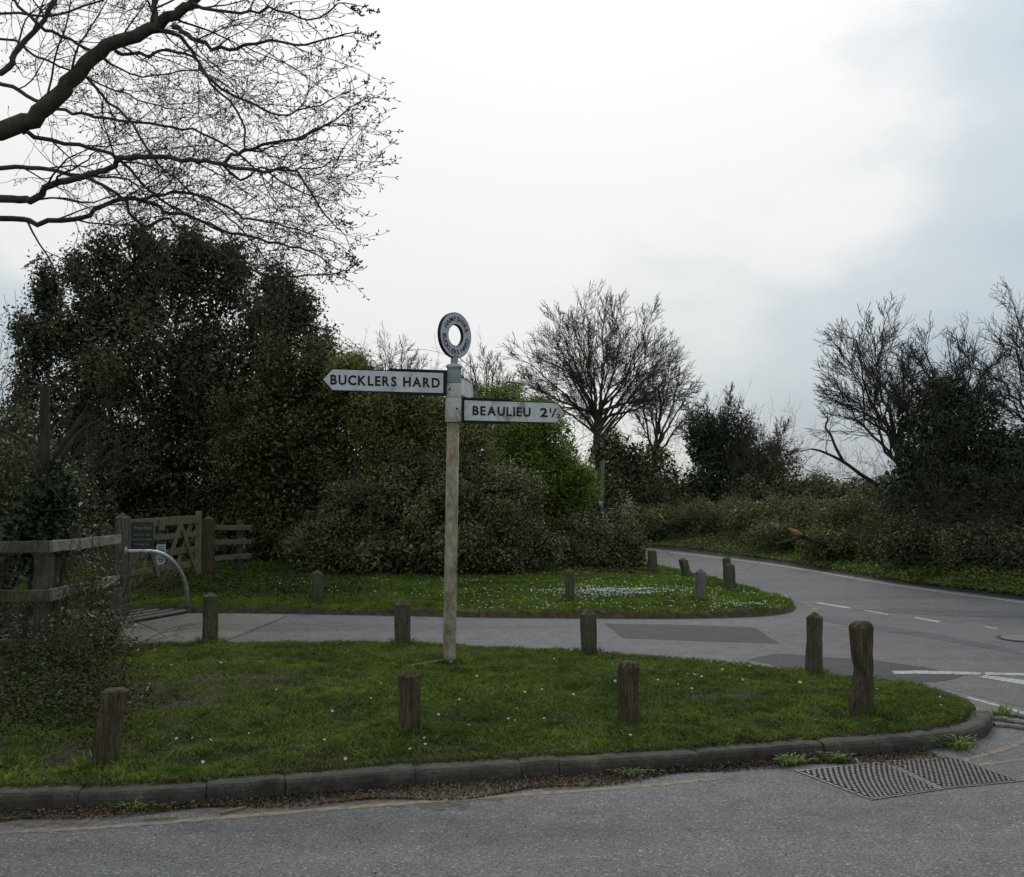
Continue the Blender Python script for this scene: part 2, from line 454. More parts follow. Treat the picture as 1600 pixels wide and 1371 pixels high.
# the main road in the foreground runs on under the island to the lane
far_r = G(1600, 939)
sheet('road', [(-60, -25), (60, -25), (60, -6), (12, 6.0), (10.5, 8.2), (far_r.x + 1.6, far_r.y - 2.0), (far_r.x, far_r.y), (4.0, 12.0), (-2, 10.6), (-9, 10.4), (-60, 9)], 0.0, M_ROAD)
lane_px = [(880, 846), (1015, 856), (1200, 879), (1400, 912), (1600, 939)]
lane = g2(lane_px) + [(far_r.x + 1.6, far_r.y - 2.0), (10.4, 8.4), (8.0, 7.4)] + g2([(1600, 1106), (1500, 1082), (1440, 1070), (1360, 1052), (1230, 1030), (1200, 985), (1180, 950), (1100, 930), (1010, 905), (880, 885)])
sheet('lane', lane, 0.002, M_LANE)
drive = g2([(440, 1030), (640, 1030), (900, 1035), (1100, 1045), (1340, 1062), (1440, 1066), (1300, 975), (1262, 945), (1100, 945), (800, 945), (440, 945)])
sheet('driveway', drive, 0.003, M_DRIVE)
sheet('driveway_apron', g2([(345, 1030), (345, 1003), (442, 966), (446, 940), (60, 940), (-60, 985), (60, 1030)]), 0.0045, M_APRON)
sheet('driveway_gap_fill', g2([(345, 1030), (346, 1003), (443, 966), (447, 940), (500, 940), (500, 1030)]), 0.0035, M_DRIVE)

M_SEAM = m_noise('tar_seam', [(.3, (.02, .02, .02)), (.7, (.05, .048, .045))], 20, 4, .9, .2, .003)
def marks(name, px, z, mat, jit=0.0, seed=1, sub=6):
    """painted or patched shape given by outline, with a slightly ragged edge"""
    rnd = random.Random(seed); pts = g2(px); res = []
    for i in range(len(pts)):
        a = pts[i]; b = pts[(i + 1) % len(pts)]
        for k in range(sub):
            t = k / sub
            res.append((a[0] + (b[0] - a[0]) * t + rnd.uniform(-jit, jit), a[1] + (b[1] - a[1]) * t + rnd.uniform(-jit, jit)))
    return sheet(name, res, z, mat)
marks('road_patch', [(945, 975), (1060, 977), (1178, 981), (1217, 1006), (1100, 1003), (972, 998)], .0045, M_PATCH, .012, 3)
marks('road_patch', [(1169, 1031), (1211, 1022), (1371, 1033), (1440, 1043), (1509, 1056), (1474, 1065), (1430, 1068), (1330, 1060), (1230, 1046)], .0045, M_PATCH, .012, 4)
M_PATCH2 = m_asphalt('asphalt_patch_faded', (.078, .079, .083), (.10, .10, .105), speck=.4)
marks('road_patch', [(1280, 964), (1310, 966), (1400, 981), (1520, 1002), (1600, 1018), (1600, 1024), (1500, 1006), (1380, 986), (1285, 971)], .0045, M_PATCH2, .012, 5)
marks('road_patch', [(1332, 953), (1420, 952), (1600, 957), (1680, 960), (1680, 970), (1600, 966), (1480, 963), (1380, 958)], .0045, M_PATCH2, .012, 6)
for i, q in enumerate([[(1274, 943), (1278, 942), (1329, 950), (1326, 952)], [(1350, 955), (1355, 954.5), (1390, 960.5), (1386, 962)],
          [(1426, 966), (1431, 965), (1470, 972), (1466, 974)], [(1536, 980), (1541, 979.5), (1560, 983), (1556, 984)],
          [(1393, 1050), (1440, 1049), (1533, 1052), (1533, 1055.5), (1440, 1054), (1398, 1054.5)], [(1540, 1052), (1700, 1055), (1700, 1059), (1540, 1055.5)],
          [(1530, 1059.5), (1538, 1056.5), (1600, 1064), (1700, 1078), (1700, 1086), (1600, 1071)]]):
    marks('road_marking', q, .006, M_WHITE_LINE, .008, 20 + i)
def stripe(name, px, w, z, mat, z0=0, seed=0, jit=.006, skip=None):
    rnd = random.Random(seed)
    c = catmull([tuple(G(x, y, z0)[:2]) for x, y in px], 8); A = []; B = []
    for i, p in enumerate(c):
        t = c[min(i + 1, len(c) - 1)] - c[max(i - 1, 0)]; t = t / np.linalg.norm(t); nrm = np.array((-t[1], t[0]))
        A.append(p + nrm * (w / 2 + rnd.uniform(-jit, jit))); B.append(p - nrm * (w / 2 + rnd.uniform(-jit, jit)))
    return sheet(name, [tuple(q) for q in A + B[::-1]], z, mat)
stripe('tar_seam', [(343, 1006), (380, 992), (415, 978), (445, 965)], .025, .0048, M_SEAM, seed=9, jit=.009)
stripe('yellow_line', [(-300, 1316), (0, 1301), (150, 1294), (360, 1277), (600, 1258), (820, 1242), (1000, 1229), (1120, 1217)], .05, .0018, M_YELLOW_LINE, seed=1)
stripe('yellow_line', [(1470, 1196), (1510, 1187), (1560, 1174), (1600, 1158), (1650, 1130)], .045, .0018, M_YELLOW_LINE, seed=2)
stripe('yellow_line', [(1520, 1197), (1560, 1192), (1620, 1183), (1720, 1160)], .045, .0018, M_YELLOW_LINE, seed=3)
stripe('white_line', [(1015, 859.5), (1200, 882), (1400, 915), (1600, 942), (1800, 968)], .06, .0035, M_WHITE_LINE, seed=4)
stripe('white_line', [(1150, 915), (1190, 926), (1235, 937), (1262, 946), (1275, 955), (1268, 961)], .06, .005, M_STONE, seed=5)
stripe('white_line', [(1512, 1090), (1540, 1098), (1565, 1105)], .05, .0035, M_WHITE_LINE, seed=6)
stripe('white_line', [(1575, 1107), (1600, 1115), (1650, 1130)], .06, .0035, M_WHITE_LINE, seed=7)

# ------------------------------------------------------------------ front island: kerb and turf
kf_px = [(-500, 1300), (-250, 1286), (0, 1270), (120, 1265), (250, 1260), (370, 1252), (500, 1241), (650, 1229), (800, 1218), (950, 1209), (1095, 1199), (1200, 1191),
         (1290, 1184), (1380, 1178), (1465, 1170), (1510, 1163), (1538, 1152), (1549, 1136), (1546, 1119), (1533, 1104), (1508, 1092), (1470, 1079), (1420, 1069), (1370, 1060)]
kerb_line = catmull([tuple(G(x, y)[:2]) for x, y in kf_px], 10)
kl = np.array(kerb_line)
seglen = np.r_[0, np.cumsum(np.linalg.norm(np.diff(kl, axis=0), axis=1))]
TOT = seglen[-1]
def kpt(s):
    return np.array((np.interp(s, seglen, kl[:, 0]), np.interp(s, seglen, kl[:, 1])))
def s_at_px(px, py):
    g = G(px, py); return seglen[np.argmin(np.linalg.norm(kl - np.array(g[:2]), axis=1))]
s_tip = s_at_px(1549, 1136)
kerb = bpy.data.objects.new('kerb', None); link(kerb); kerb['kind'] = 'structure'
joints = [0, s_at_px(-380, 1293), s_at_px(-120, 1278), s_at_px(121, 1265), s_at_px(320, 1256), s_at_px(440, 1246), s_at_px(646, 1229), s_at_px(812, 1217), s_at_px(880, 1213), s_at_px(1095, 1199),
          s_at_px(1287, 1184), s_at_px(1467, 1170), s_at_px(1548, 1126), s_at_px(1508, 1092), s_at_px(1455, 1076), TOT]
prof = [(0.0, -0.04), (0.002, 0.055), (0.010, 0.080), (0.028, 0.095), (0.055, 0.1), (0.125, 0.1), (0.128, -0.04)]
rk = random.Random(5)
for i in range(len(joints) - 1):
    a, b = joints[i] + .002, joints[i + 1] - .002
    n = max(4, int((b - a) / .06)); V = []; Fc = []
    dz = rk.uniform(-.006, .004); dn = rk.uniform(-.008, .008)
    for k in range(n + 1):
        s = a + (b - a) * k / n
        p = kpt(s); t = kpt(s + .02) - kpt(s - .02); t = t / np.linalg.norm(t); inw = np.array((-t[1], t[0]))
        low = max(0.0, min(1.0, (s - s_tip) / 0.55)); hf = .86 - .66 * low; wf = 1 - .45 * low
        endr = 0.006 if k in (0, n) else 0
        for (q, h) in prof:
            h2 = h * hf if h > 0 else h
            nz_ = noise.noise(Vector((p[0] * 6, p[1] * 6, h * 20))) * .006 + noise.noise(Vector((p[0] * 23, p[1] * 23, h * 60 + q * 30))) * .0035
            pp = p + inw * ((q * wf) + dn + nz_ + (endr if q < .05 else 0))
            V.append((pp[0], pp[1], h2 + dz + (nz_ - endr if h > .05 else 0)))
    m_ = len(prof)
    for k in range(n):
        for j in range(m_ - 1):
            Fc.append((k * m_ + j, (k + 1) * m_ + j, (k + 1) * m_ + j + 1, k * m_ + j + 1))
    Fc.append(tuple(range(m_))); Fc.append(tuple(n * m_ + j for j in range(m_ - 1, -1, -1)))
    mb = MB(); mb.add(V, Fc); mb.build('kerb_stone', M_STONE if i >= len(joints) - 4 else M_KERB, kerb, smooth=False)

isl_back = [(1370, 1060), (1310, 1056), (1250, 1050), (1130, 1035), (1000, 1023), (900, 1018), (760, 1010), (640, 1004), (450, 1003), (250, 1006), (100, 1012), (-150, 1020), (-500, 1030)]
isl_poly = []
for s in np.linspace(0, TOT, 120):
    p = kpt(s); t = kpt(s + .02) - kpt(s - .02); t = t / np.linalg.norm(t)
    isl_poly.append(tuple(p + np.array((-t[1], t[0])) * .11))
isl_poly += g2(isl_back, .03)
ib = np.array(g2(isl_back, .03))
kfront = kl[seglen < s_tip]
def dist_line(pts, X, Y):
    d2 = np.full(X.shape, 1e9)
    for i in range(len(pts) - 1):
        x0, y0 = pts[i]; x1, y1 = pts[i + 1]; dx, dy = x1 - x0, y1 - y0; ll = dx * dx + dy * dy + 1e-12
        t = np.clip(((X - x0) * dx + (Y - y0) * dy) / ll, 0, 1)
        d2 = np.minimum(d2, (X - x0 - t * dx) ** 2 + (Y - y0 - t * dy) ** 2)
    return np.sqrt(d2)
HOLES = [(*G(1318, 1112, .1)[:2], .16, .09), (*G(1385, 1118, .1)[:2], .14, .05)]
def isl_h(X, Y):
    d = poly_sd(isl_poly, X, Y)
    db = dist_line(ib, X, Y); df = dist_line(kfront[::6], X, Y)
    mix = db / (db + df + 1e-6)
    base = .022 + (.074 - .022) * sstep(mix, .0, .75)
    mound = .05 * sstep(d, 0, 1.5)
    bumpy = (smooth_noise(X, Y, .55, 3) - .5) * .045 + (smooth_noise(X, Y, .17, 4) - .5) * .04
    z = base + mound + bumpy * sstep(d, 0, .3)
    for hx, hy, hr, hd in HOLES:
        z = z - hd * np.exp(-((X - hx) ** 2 + ((Y - hy) * .8) ** 2) / (hr * hr) * 2.2)
    return np.where(d > -.03, z - .04 * sstep(-d, 0, .03), -.045), d
def heightfield(name, fn, x0, x1, y0, y1, step, mat, kind='structure'):
    nx = int((x1 - x0) / step) + 1; ny = int((y1 - y0) / step) + 1
    X, Y = np.meshgrid(np.linspace(x0, x1, nx), np.linspace(y0, y1, ny))
    Z, D = fn(X, Y)
    V = np.stack([X.ravel(), Y.ravel(), Z.ravel()], 1)
    idx = np.arange(nx * ny).reshape(ny, nx)
    Q = np.stack([idx[:-1, :-1], idx[:-1, 1:], idx[1:, 1:], idx[1:, :-1]], -1).reshape(-1, 4)
    keep = (D.ravel()[Q] > -.3).any(1)
    Q = Q[keep]
    used = np.unique(Q); rm = np.full(len(V), -1); rm[used] = np.arange(len(used))
    o = mesh_obj(name, V[used], rm[Q], mat, None, True); o['kind'] = kind
    return o
heightfield('island_turf', isl_h, -8.5, 3.4, 4.6, 11.0, .06, M_TURF)

# ------------------------------------------------------------------ back verge
ver_px = [(-300, 955), (60, 955), (200, 955), (400, 956), (600, 959), (750, 962), (900, 963), (1050, 964), (1150, 962), (1215, 958), (1243, 951), (1240, 941), (1200, 930), (1130, 911), (1060, 893), (1015, 883), (960, 870), (900, 862), (760, 856)]
ver_poly = [tuple(q) for q in catmull(g2(ver_px, .03), 4)] + [(-1, 34), (-20, 34), (-14, 13.0)]
def ver_h(X, Y):
    d = poly_sd(ver_poly, X, Y)
    z = .075 * sstep(d, -.02, .10) + .05 * sstep(d, .2, 2.5) + ((smooth_noise(X, Y, .6, 13) - .5) * .05 + (smooth_noise(X, Y, .2, 14) - .5) * .025) * sstep(d, 0, .25)
    return np.where(d > -.04, z - .04 * sstep(-d, -.02, .04), -.045), d
heightfield('verge_turf', ver_h, -9.5, 4.2, 12.0, 22, .055, M_SOIL)
# far bank beyond the lane
bank_px = [(880, 846), (1015, 855), (1200, 877), (1400, 910), (1600, 936), (1800, 961), (2200, 1010)]
bank_poly = [tuple(q) for q in catmull(g2(bank_px, .02), 4)] + [(40, 12), (40, 60), (-5, 60), (-5, 30)]
def bank_h(X, Y):
    d = poly_sd(bank_poly, X, Y)
    z = .06 * sstep(d, 0, .15) + .55 * sstep(d, .6, 4.5) + (smooth_noise(X, Y, .9, 23) - .5) * .16 * sstep(d, 0, .6)
    return np.where(d > -.04, z - .03 * sstep(-d, 0, .04), -.045), d
heightfield('bank', bank_h, -4, 16, 9, 40, .2, M_TURF)

# ------------------------------------------------------------------ foliage generators (numpy)
def leaf_quads(C, Nrm, Ln, Wd, rs, droop=.15):
    """C centres, Nrm approx normals -> folded rhombic leaves"""
    n = len(C)
    Nn = Nrm / (np.linalg.norm(Nrm, axis=1, keepdims=True) + 1e-9)
    a = rs.normal(size=(n, 3)); T = a - Nn * (a * Nn).sum(1, keepdims=True); T /= np.linalg.norm(T, axis=1, keepdims=True) + 1e-9
    B = np.cross(Nn, T)
    Ln = np.asarray(Ln)[:, None] if np.ndim(Ln) else Ln; Wd = np.asarray(Wd)[:, None] if np.ndim(Wd) else Wd
    v0 = C - T * Ln * .5; v2 = C + T * Ln * .5 - Nn * Ln * droop
    v1 = C + B * Wd * .5 + Nn * Wd * .18; v3 = C - B * Wd * .5 + Nn * Wd * .18
    V = np.stack([v0, v1, v2, v3], 1).reshape(-1, 3)
    Fq = np.arange(n * 4).reshape(n, 4)
    return V, Fq
def blob_m(px, py, dep, rx, rz, ry=None):
    c = P(px, py, dep); s = dep / F
    return (np.array(c), np.array((rx * s, (ry if ry else .75 * max(rx, rz)) * s, rz * s)))
def foliage(blobs, n, leaf, seed, sub=16, subr=(.22, .42), clump=14, cr=.10, inner=.25, up=.5, floor=.03, aspect=.5, reach=1.0):
    rs = np.random.RandomState(seed)
    wts = np.array([b[1][0] * b[1][2] for b in blobs]); wts = wts / wts.sum()
    Cs = []; Os = []; Ls = []
    for (c, r), w in zip(blobs, wts):
        nb = max(50, int(n * w)); ncl = max(4, nb // clump)
        dirs = rs.normal(size=(sub, 3)); dirs /= np.linalg.norm(dirs, axis=1, keepdims=True)
        sc = c + dirs * r * rs.uniform(.45, .9, size=(sub, 1)) * reach
        sr = rs.uniform(subr[0], subr[1], size=sub) * r.mean()
        k = rs.randint(0, sub, ncl)
        d2 = rs.normal(size=(ncl, 3)); d2 /= np.linalg.norm(d2, axis=1, keepdims=True)
        rad = (1 - np.abs(rs.normal(0, .28, size=(ncl, 1))))
        cc = sc[k] + d2 * sr[k][:, None] * rad
        L_ = np.repeat(cc, clump, 0); L_ = L_ + rs.normal(0, cr, size=L_.shape)
        o_ = np.repeat(d2 + (cc - c) / r * .6, clump, 0)
        Cs.append(L_); Os.append(o_); Ls.append(leaf * rs.uniform(.6, 1.25, len(L_)))
        ni = int(nb * inner)
        if ni:
            d3 = rs.normal(size=(ni, 3)); d3 /= np.linalg.norm(d3, axis=1, keepdims=True)
            ci = c + d3 * r * .82 * rs.rand(ni, 1) ** .45
            Cs.append(ci); Os.append(d3); Ls.append(leaf * rs.uniform(1.3, 2.2, ni))
    C = np.concatenate(Cs); O = np.concatenate(Os); Ln = np.concatenate(Ls)
    C[:, 2] = np.where(C[:, 2] < floor, floor + np.abs(rs.normal(0, .12, len(C))), C[:, 2])
    Nn = O * .5 + np.array((0, 0, up)) + rs.normal(0, .55, size=O.shape)
    return leaf_quads(C, Nn, Ln, Ln * aspect, rs)

def tubes_np(polys, smooth=True):
    """polys: list of (pts Nx3 list, radii list, sides)"""
    Vs = []; Fs = []; base = 0
    for pts, rad, k in polys:
        p = np.asarray(pts, float); n = len(p); rad = np.asarray(rad, float)
        t = np.empty_like(p); t[1:-1] = p[2:] - p[:-2]; t[0] = p[1] - p[0]; t[-1] = p[-1] - p[-2]
        t /= np.linalg.norm(t, axis=1, keepdims=True) + 1e-9
        m = t.mean(0); ref = np.zeros(3); ref[np.argmin(np.abs(m))] = 1
        a = np.cross(t, ref); a /= np.linalg.norm(a, axis=1, keepdims=True) + 1e-9
        b = np.cross(t, a)
        q = np.arange(k) * (2 * math.pi / k)
        ring = a[:, None, :] * np.cos(q)[None, :, None] + b[:, None, :] * np.sin(q)[None, :, None]
        Vs.append((p[:, None, :] + ring * rad[:, None, None]).reshape(-1, 3))
        i = np.arange(n - 1)[:, None]; j = np.arange(k)[None, :]
        A = base + i * k + j; B = base + i * k + (j + 1) % k
        Fs.append(np.stack([A, B, B + k, A + k], -1).reshape(-1, 4))
        base += n * k
    return np.concatenate(Vs), np.concatenate(Fs)

class Grower:
    def __init__(s, seed): s.r = random.Random(seed); s.polys = []; s.tips = []
    def rv(s): 
        r = s.r; return Vector((r.gauss(0, 1), r.gauss(0, 1), r.gauss(0, 1)))
    keep = None
    def grow(s, p, d, Ln, rad, lev, spec):
        """spec: list per level of dict(n children, ratio, ang, wander, trop, seg, t0)"""
        sp = spec[lev]; r = s.r
        if s.keep: Ln = Ln * s.keep(p)
        seg = sp.get('seg', 4); p = Vector(p); d = Vector(d).normalized()
        trop = Vector(sp.get('trop', (0, 0, .08))); last = lev == len(spec) - 1
        tip = .35 if not last else .4
        pts = [p.copy()]; rads = [rad]; dirs = [d.copy()]
        for i in range(seg):
            d = (d + s.rv() * sp['wander'] + trop).normalized()
            p = p + d * (Ln / seg); pts.append(p.copy()); dirs.append(d.copy())
            rads.append(max(rad * (1 - (1 - tip) * (i + 1) / seg), spec[-1].get('rmin', .003)))
        if len(pts) < 2: return
        sides = 8 if rad > .05 else (5 if rad > .015 else 3)
        s.polys.append((pts, rads, sides))
        if last: s.tips.append((p, d)); return
        if len(pts) < 2: return
        seg = len(pts) - 1
        nc = sp['n']; t0 = sp.get('t0', .25)
        for c in range(nc):
            uu_ = (c + r.random()) / nc
            t = t0 + (1 - t0) * (uu_ ** sp.get('bias', 1.0)); t = min(t, .999)
            i = min(int(t * seg), seg - 1); f = t * seg - i
            q = pts[i].lerp(pts[i + 1], f); dd = dirs[i + 1]
            ax = dd.cross(s.rv()).normalized(); ang = R(r.uniform(*sp['ang']))
            cd = (Matrix.Rotation(ang, 3, ax) @ dd)
            rr = (rads[i] * (1 - f) + rads[i + 1] * f) * r.uniform(*sp.get('rr', (.5, .7)))
            s.grow(q, cd, Ln * r.uniform(*sp['ratio']) * (1.0 if 'bias' in sp else 1.15 - .45 * t), max(rr, spec[-1].get('rmin', .003)), lev + 1, spec)
        if sp.get('cont', True):
            s.grow(p, d, Ln * .5, rads[-1], lev + 1, spec)

def twig_cloud(blobs, n, seed, ln=(.5, 1.2), rad=.006, up=.7, floor=0):
    """bare stems and twigs that fill a thicket and stick out of it"""
    g = Grower(seed); r = g.r
    spec = [dict(n=3, ratio=(.35, .6), ang=(20, 55), wander=.16, trop=(0, 0, .05), seg=5, t0=.3),
            dict(n=2, ratio=(.35, .6), ang=(25, 55), wander=.18, seg=3, t0=.3), dict(wander=.2, seg=2, rmin=rad * .4)]
    for i in range(n):
        c, rr = r.choice(blobs)
        q = Vector(c) + Vector((rr[0] * r.uniform(-.9, .9), rr[1] * r.uniform(-.8, .8), rr[2] * r.uniform(-.7, .7)))
        q.z = max(q.z, floor)
        d = Vector((r.gauss(0, .5), r.gauss(0, .5), up)) + (q - Vector(c)) * .25
        g.grow(q, d, r.uniform(*ln), rad, 0, spec)
    return g
def canes(blobs, n, seed, ln=(.8, 2.0), rad=.005, arch=-.16):
    g = Grower(seed); r = g.r
    for i in range(n):
        c, rr = r.choice(blobs)
        a = r.uniform(0, 6.28); el = r.uniform(.1, 1.3)
        q = Vector(c) + Vector((rr[0] * math.cos(a) * .7, -abs(rr[1] * math.sin(a)) * .7 if r.random() < .7 else rr[1] * math.sin(a) * .7, rr[2] * r.uniform(-.3, .8)))
        d = Vector((math.cos(a), -.5 * abs(math.sin(a)), el)).normalized(); Ln = r.uniform(*ln); pts = [q.copy()]; k = 7
        for j in range(k):
            d = (d + Vector((0, 0, arch)) + g.rv() * .08).normalized(); q = q + d * (Ln / k)
            if q.z < .02: q.z = .02
            pts.append(q.copy())
        g.polys.append((pts, list(np.linspace(rad, rad * .45, k + 1)), 4))
    return g
def add_tubes(name, polys, mat, parent):
    V, Fq = tubes_np(polys); return mesh_obj(name, V, Fq, mat, parent, True)

def shrub(name, label, cat, blobs_px, n, leaf, mat, seed, stem_mat=M_CANE, stems=40, group=None, twigs=0, twig_ln=(.4, .9), cane_ln=(.8, 2.0), **kw):
    blobs = [blob_m(*b) for b in blobs_px]
    cx = float(np.mean([b[0][0] for b in blobs])); cy = float(np.mean([b[0][1] for b in blobs]))
    t = thing(name, (cx, cy, 0), label, cat, group)
    V, Fq = foliage(blobs, n, leaf, seed, **kw)
    mesh_obj('foliage', V, Fq, mat, t)
    polys = []
    r = random.Random(seed + 7)
    # woody stems from the ground into each mass
    for c, rr in blobs:
        for k in range(3):
            a = Vector((c[0] * .75 + cx * .25 + r.uniform(-.2, .2), c[1] + r.uniform(-.2, .2), -.02)); b = Vector(c) + Vector((r.uniform(-.5, .5) * rr[0], r.uniform(-.5, .5) * rr[1], r.uniform(.0, .6) * rr[2]))
            m = a.lerp(b, .5) + Vector((r.uniform(-.15, .15), r.uniform(-.15, .15), 0))
            polys.append(([a, a.lerp(m, .5), m, m.lerp(b, .6), b], [.03, .026, .02, .014, .007], 5))
    if stems: polys += canes(blobs, stems, seed + 3, ln=cane_ln).polys
    if twigs: polys += twig_cloud(blobs, twigs, seed + 5, ln=twig_ln).polys
    add_tubes('stems', polys, stem_mat, t)['kind'] = 'stuff'
    return t

# ------------------------------------------------------------------ signpost
M_POST = None
def m_post():
    m, nt, b = mat_base('post_paint'); p = objco(nt)
    f = nnoise(nt, p, 7, 7, .7, (1.6, 1.6, .8)); f2 = nnoise(nt, p, 30, 5, .7); f3 = nnoise(nt, p, 3, 4, .6, (1, 1, .5))
    c = ramp(nt, f, [(.36, (.16, .12, .06)), (.50, (.30, .25, .16)), (.62, (.44, .41, .33)), (.78, (.55, .53, .47))])
    c = mixc(nt, .5, c, ramp(nt, f2, [(.35, (.55, .5, .4)), (.6, (1.1,) * 3)]), MUL)
    c = mixc(nt, ramp(nt, f3, [(.5, (0,) * 3), (.68, (.5,) * 3)]), c, (.19, .19, .12))
    nt.links.new(c, b.inputs['Base Color']); b.inputs['Roughness'].default_value = .75; bump(nt, b, f2, .35, .004); return m
def m_signwhite(name, base, dirt, amount=.5, lo=.28):
    m, nt, b = mat_base(name); p = objco(nt)
    f = nnoise(nt, p, 9, 6, .65, (1, 1, .6)); f2 = nnoise(nt, p, 55, 4, .7)
    c = ramp(nt, f, [(lo, dirt), (lo + .13, tuple(x * .82 for x in base)), (.7, base)])
    c = mixc(nt, amount, c, ramp(nt, f2, [(.25, (.6, .58, .5)), (.5, (1,) * 3)]), MUL)
    nt.links.new(c, b.inputs['Base Color']); b.inputs['Roughness'].default_value = .55; return m
M_POST = m_post()
M_SLEEVE = m_signwhite('sleeve_paint', (.60, .59, .53), (.20, .18, .10), .7, .36)
M_ARM = m_signwhite('arm_white', (.74, .74, .72), (.42, .41, .36), .45, .31)
M_ARM2 = m_signwhite('arm_white_dirty', (.72, .72, .69), (.28, .27, .20), .7, .35)
M_RING = m_signwhite('ring_paint', (.52, .54, .56), (.40, .41, .42), .3)
M_GREYBAND = m_signwhite('grey_band', (.30, .33, .34), (.22, .23, .22), .3)

def text_mesh(body, thick=.0, bold=.012):
    cu = bpy.data.curves.new('t', 'FONT'); cu.body = body; cu.size = 1; cu.extrude = .5; cu.offset = bold; cu.resolution_u = 3
    o = bpy.data.objects.new('t', cu); COL.objects.link(o)
    dg = bpy.context.evaluated_depsgraph_get(); me = bpy.data.meshes.new_from_object(o.evaluated_get(dg))
    V = np.array([v.co[:] for v in me.vertices]); Fc = [tuple(p.vertices) for p in me.polygons]
    bpy.data.objects.remove(o); bpy.data.curves.remove(cu); bpy.data.meshes.remove(me)
    return V, Fc
def text_fit(body, w, h, bold=.012, spacing=None):
    """verts scaled to a box w x h, origin at the lower left, z from 0 to 1"""
    V, Fc = text_mesh(body, bold=bold)
    mn = V.min(0); mxx = V.max(0)
    V = (V - mn) / np.maximum(mxx - mn, 1e-6); V[:, 0] *= w; V[:, 1] *= h
    return V, Fc
def put_text(mb, V, Fc, o, u, v, n, x, y, t0, t1):
    W = [o + u * (x + q[0]) + v * (y + q[1]) + n * (t0 + (t1 - t0) * q[2]) for q in V]
    mb.add(W, Fc)
def spaced_text(body, cap, total, bold=.028):
    """letters set one by one with wide spacing; returns list of (V,F,x)"""
    outl = []; x = 0; ref = text_mesh('H', bold=bold)[0]; capu = ref[:, 1].max() - ref[:, 1].min(); y0 = ref[:, 1].min()
    for ch in body:
        if ch == ' ': x += .42; continue
        V, Fc = text_mesh(ch, bold=bold); x0 = V[:, 0].min(); wd = V[:, 0].max() - x0
        V = V.copy(); V[:, 0] = V[:, 0] - x0 + x; V[:, 1] -= y0; outl.append((V, Fc)); x += wd + .13
    width = x - .13; sx = total / width; sy = cap / capu
    for V, _ in outl: V[:, 0] *= sx; V[:, 1] *= sy; V[:, 2] = (V[:, 2] - V[:, 2].min()) / (V[:, 2].max() - V[:, 2].min())
    return outl

base = G(702, 1028, .10)
DEP = base.y
sp_root = thing('signpost', base, 'white painted fingerpost with ring finial and two named arms standing on the grass island', 'signpost')
top_pt = P(709.5, 572, DEP)
axis = (top_pt - base).normalized()
def on_axis(py):
    """point on the leaning post axis at picture height py"""
    lo, hi = 0.0, 4.0
    for _ in range(40):
        m_ = (lo + hi) / 2; q = base + axis * m_
        dy = q.y; yy = ((q.z - EYE) * CP - dy * SP) / (dy * CP + (q.z - EYE) * SP); ypx = H0 / 2 - yy * F
        if ypx > py: lo = m_
        else: hi = m_
    return (lo + hi) / 2
px_m = DEP / F
h_ = on_axis
mb = MB(); mb.lathe(base - axis * .15, axis, [(.0, 0), (10.2 * px_m, 0), (10.0 * px_m, .15), (9.8 * px_m, h_(850) + .15), (9.6 * px_m, h_(655) + .15)], 28)
mb.build('post', M_POST, sp_root, True)
hs = [h_(y) for y in (662, 660, 624, 622)]
rS = 12.6 * px_m
def sleeve(name, ya, yb, r, mat, lip=0.0):
    a, b = h_(ya), h_(yb); mb = MB()
    pr = [(r * .8, a), (r * .99, a), (r, a + .004), (r, b - .004), (r * .985, b), (r * .8, b)]
    mb.lathe(base, axis, pr, 28); return mb.build(name, mat, sp_root, True)
sl_low = sleeve('sleeve', 660, 622.3, rS, M_SLEEVE)
sl_up = sleeve('sleeve', 621.5, 599.5, rS * .96, M_SLEEVE)
sl_band = sleeve('sleeve', 598.8, 578.5, rS * .93, M_GREYBAND)
a = h_(578.2); b = h_(571)
mb = MB(); mb.lathe(base, axis, [(rS * .8, a), (rS * .86, a), (rS * .86, a + .012), (rS * .95, a + .016), (rS * 1.02, a + .024), (rS * 1.02, a + .034), (rS * .93, a + .042), (rS * .6, b + .012), (rS * .4, b + .016)], 28)
mb.build('cap', M_SLEEVE, sp_root, True)
def screw(ya, xoff, sl):
    c = base + axis * h_(ya) + Vector((xoff * px_m, -math.sqrt(max(1e-4, rS ** 2 - (xoff * px_m) ** 2)) - .001, 0))
    mb = MB(); mb.lathe(c + Vector((0, .006, 0)), (Vector((xoff * px_m, -rS, 0))).normalized() , [(.010, 0), (.010, .006), (.006, .009)], 10)
    # parent position: sub-part of the sleeve
    o = mb.build('screw', M_BLACK, None, True); o.parent = sl
    o.data.transform(Matrix.Translation(-Vector(sp_root.location)))
screw(609.5, -5.5, sl_up); screw(639.5, 6, sl_low)

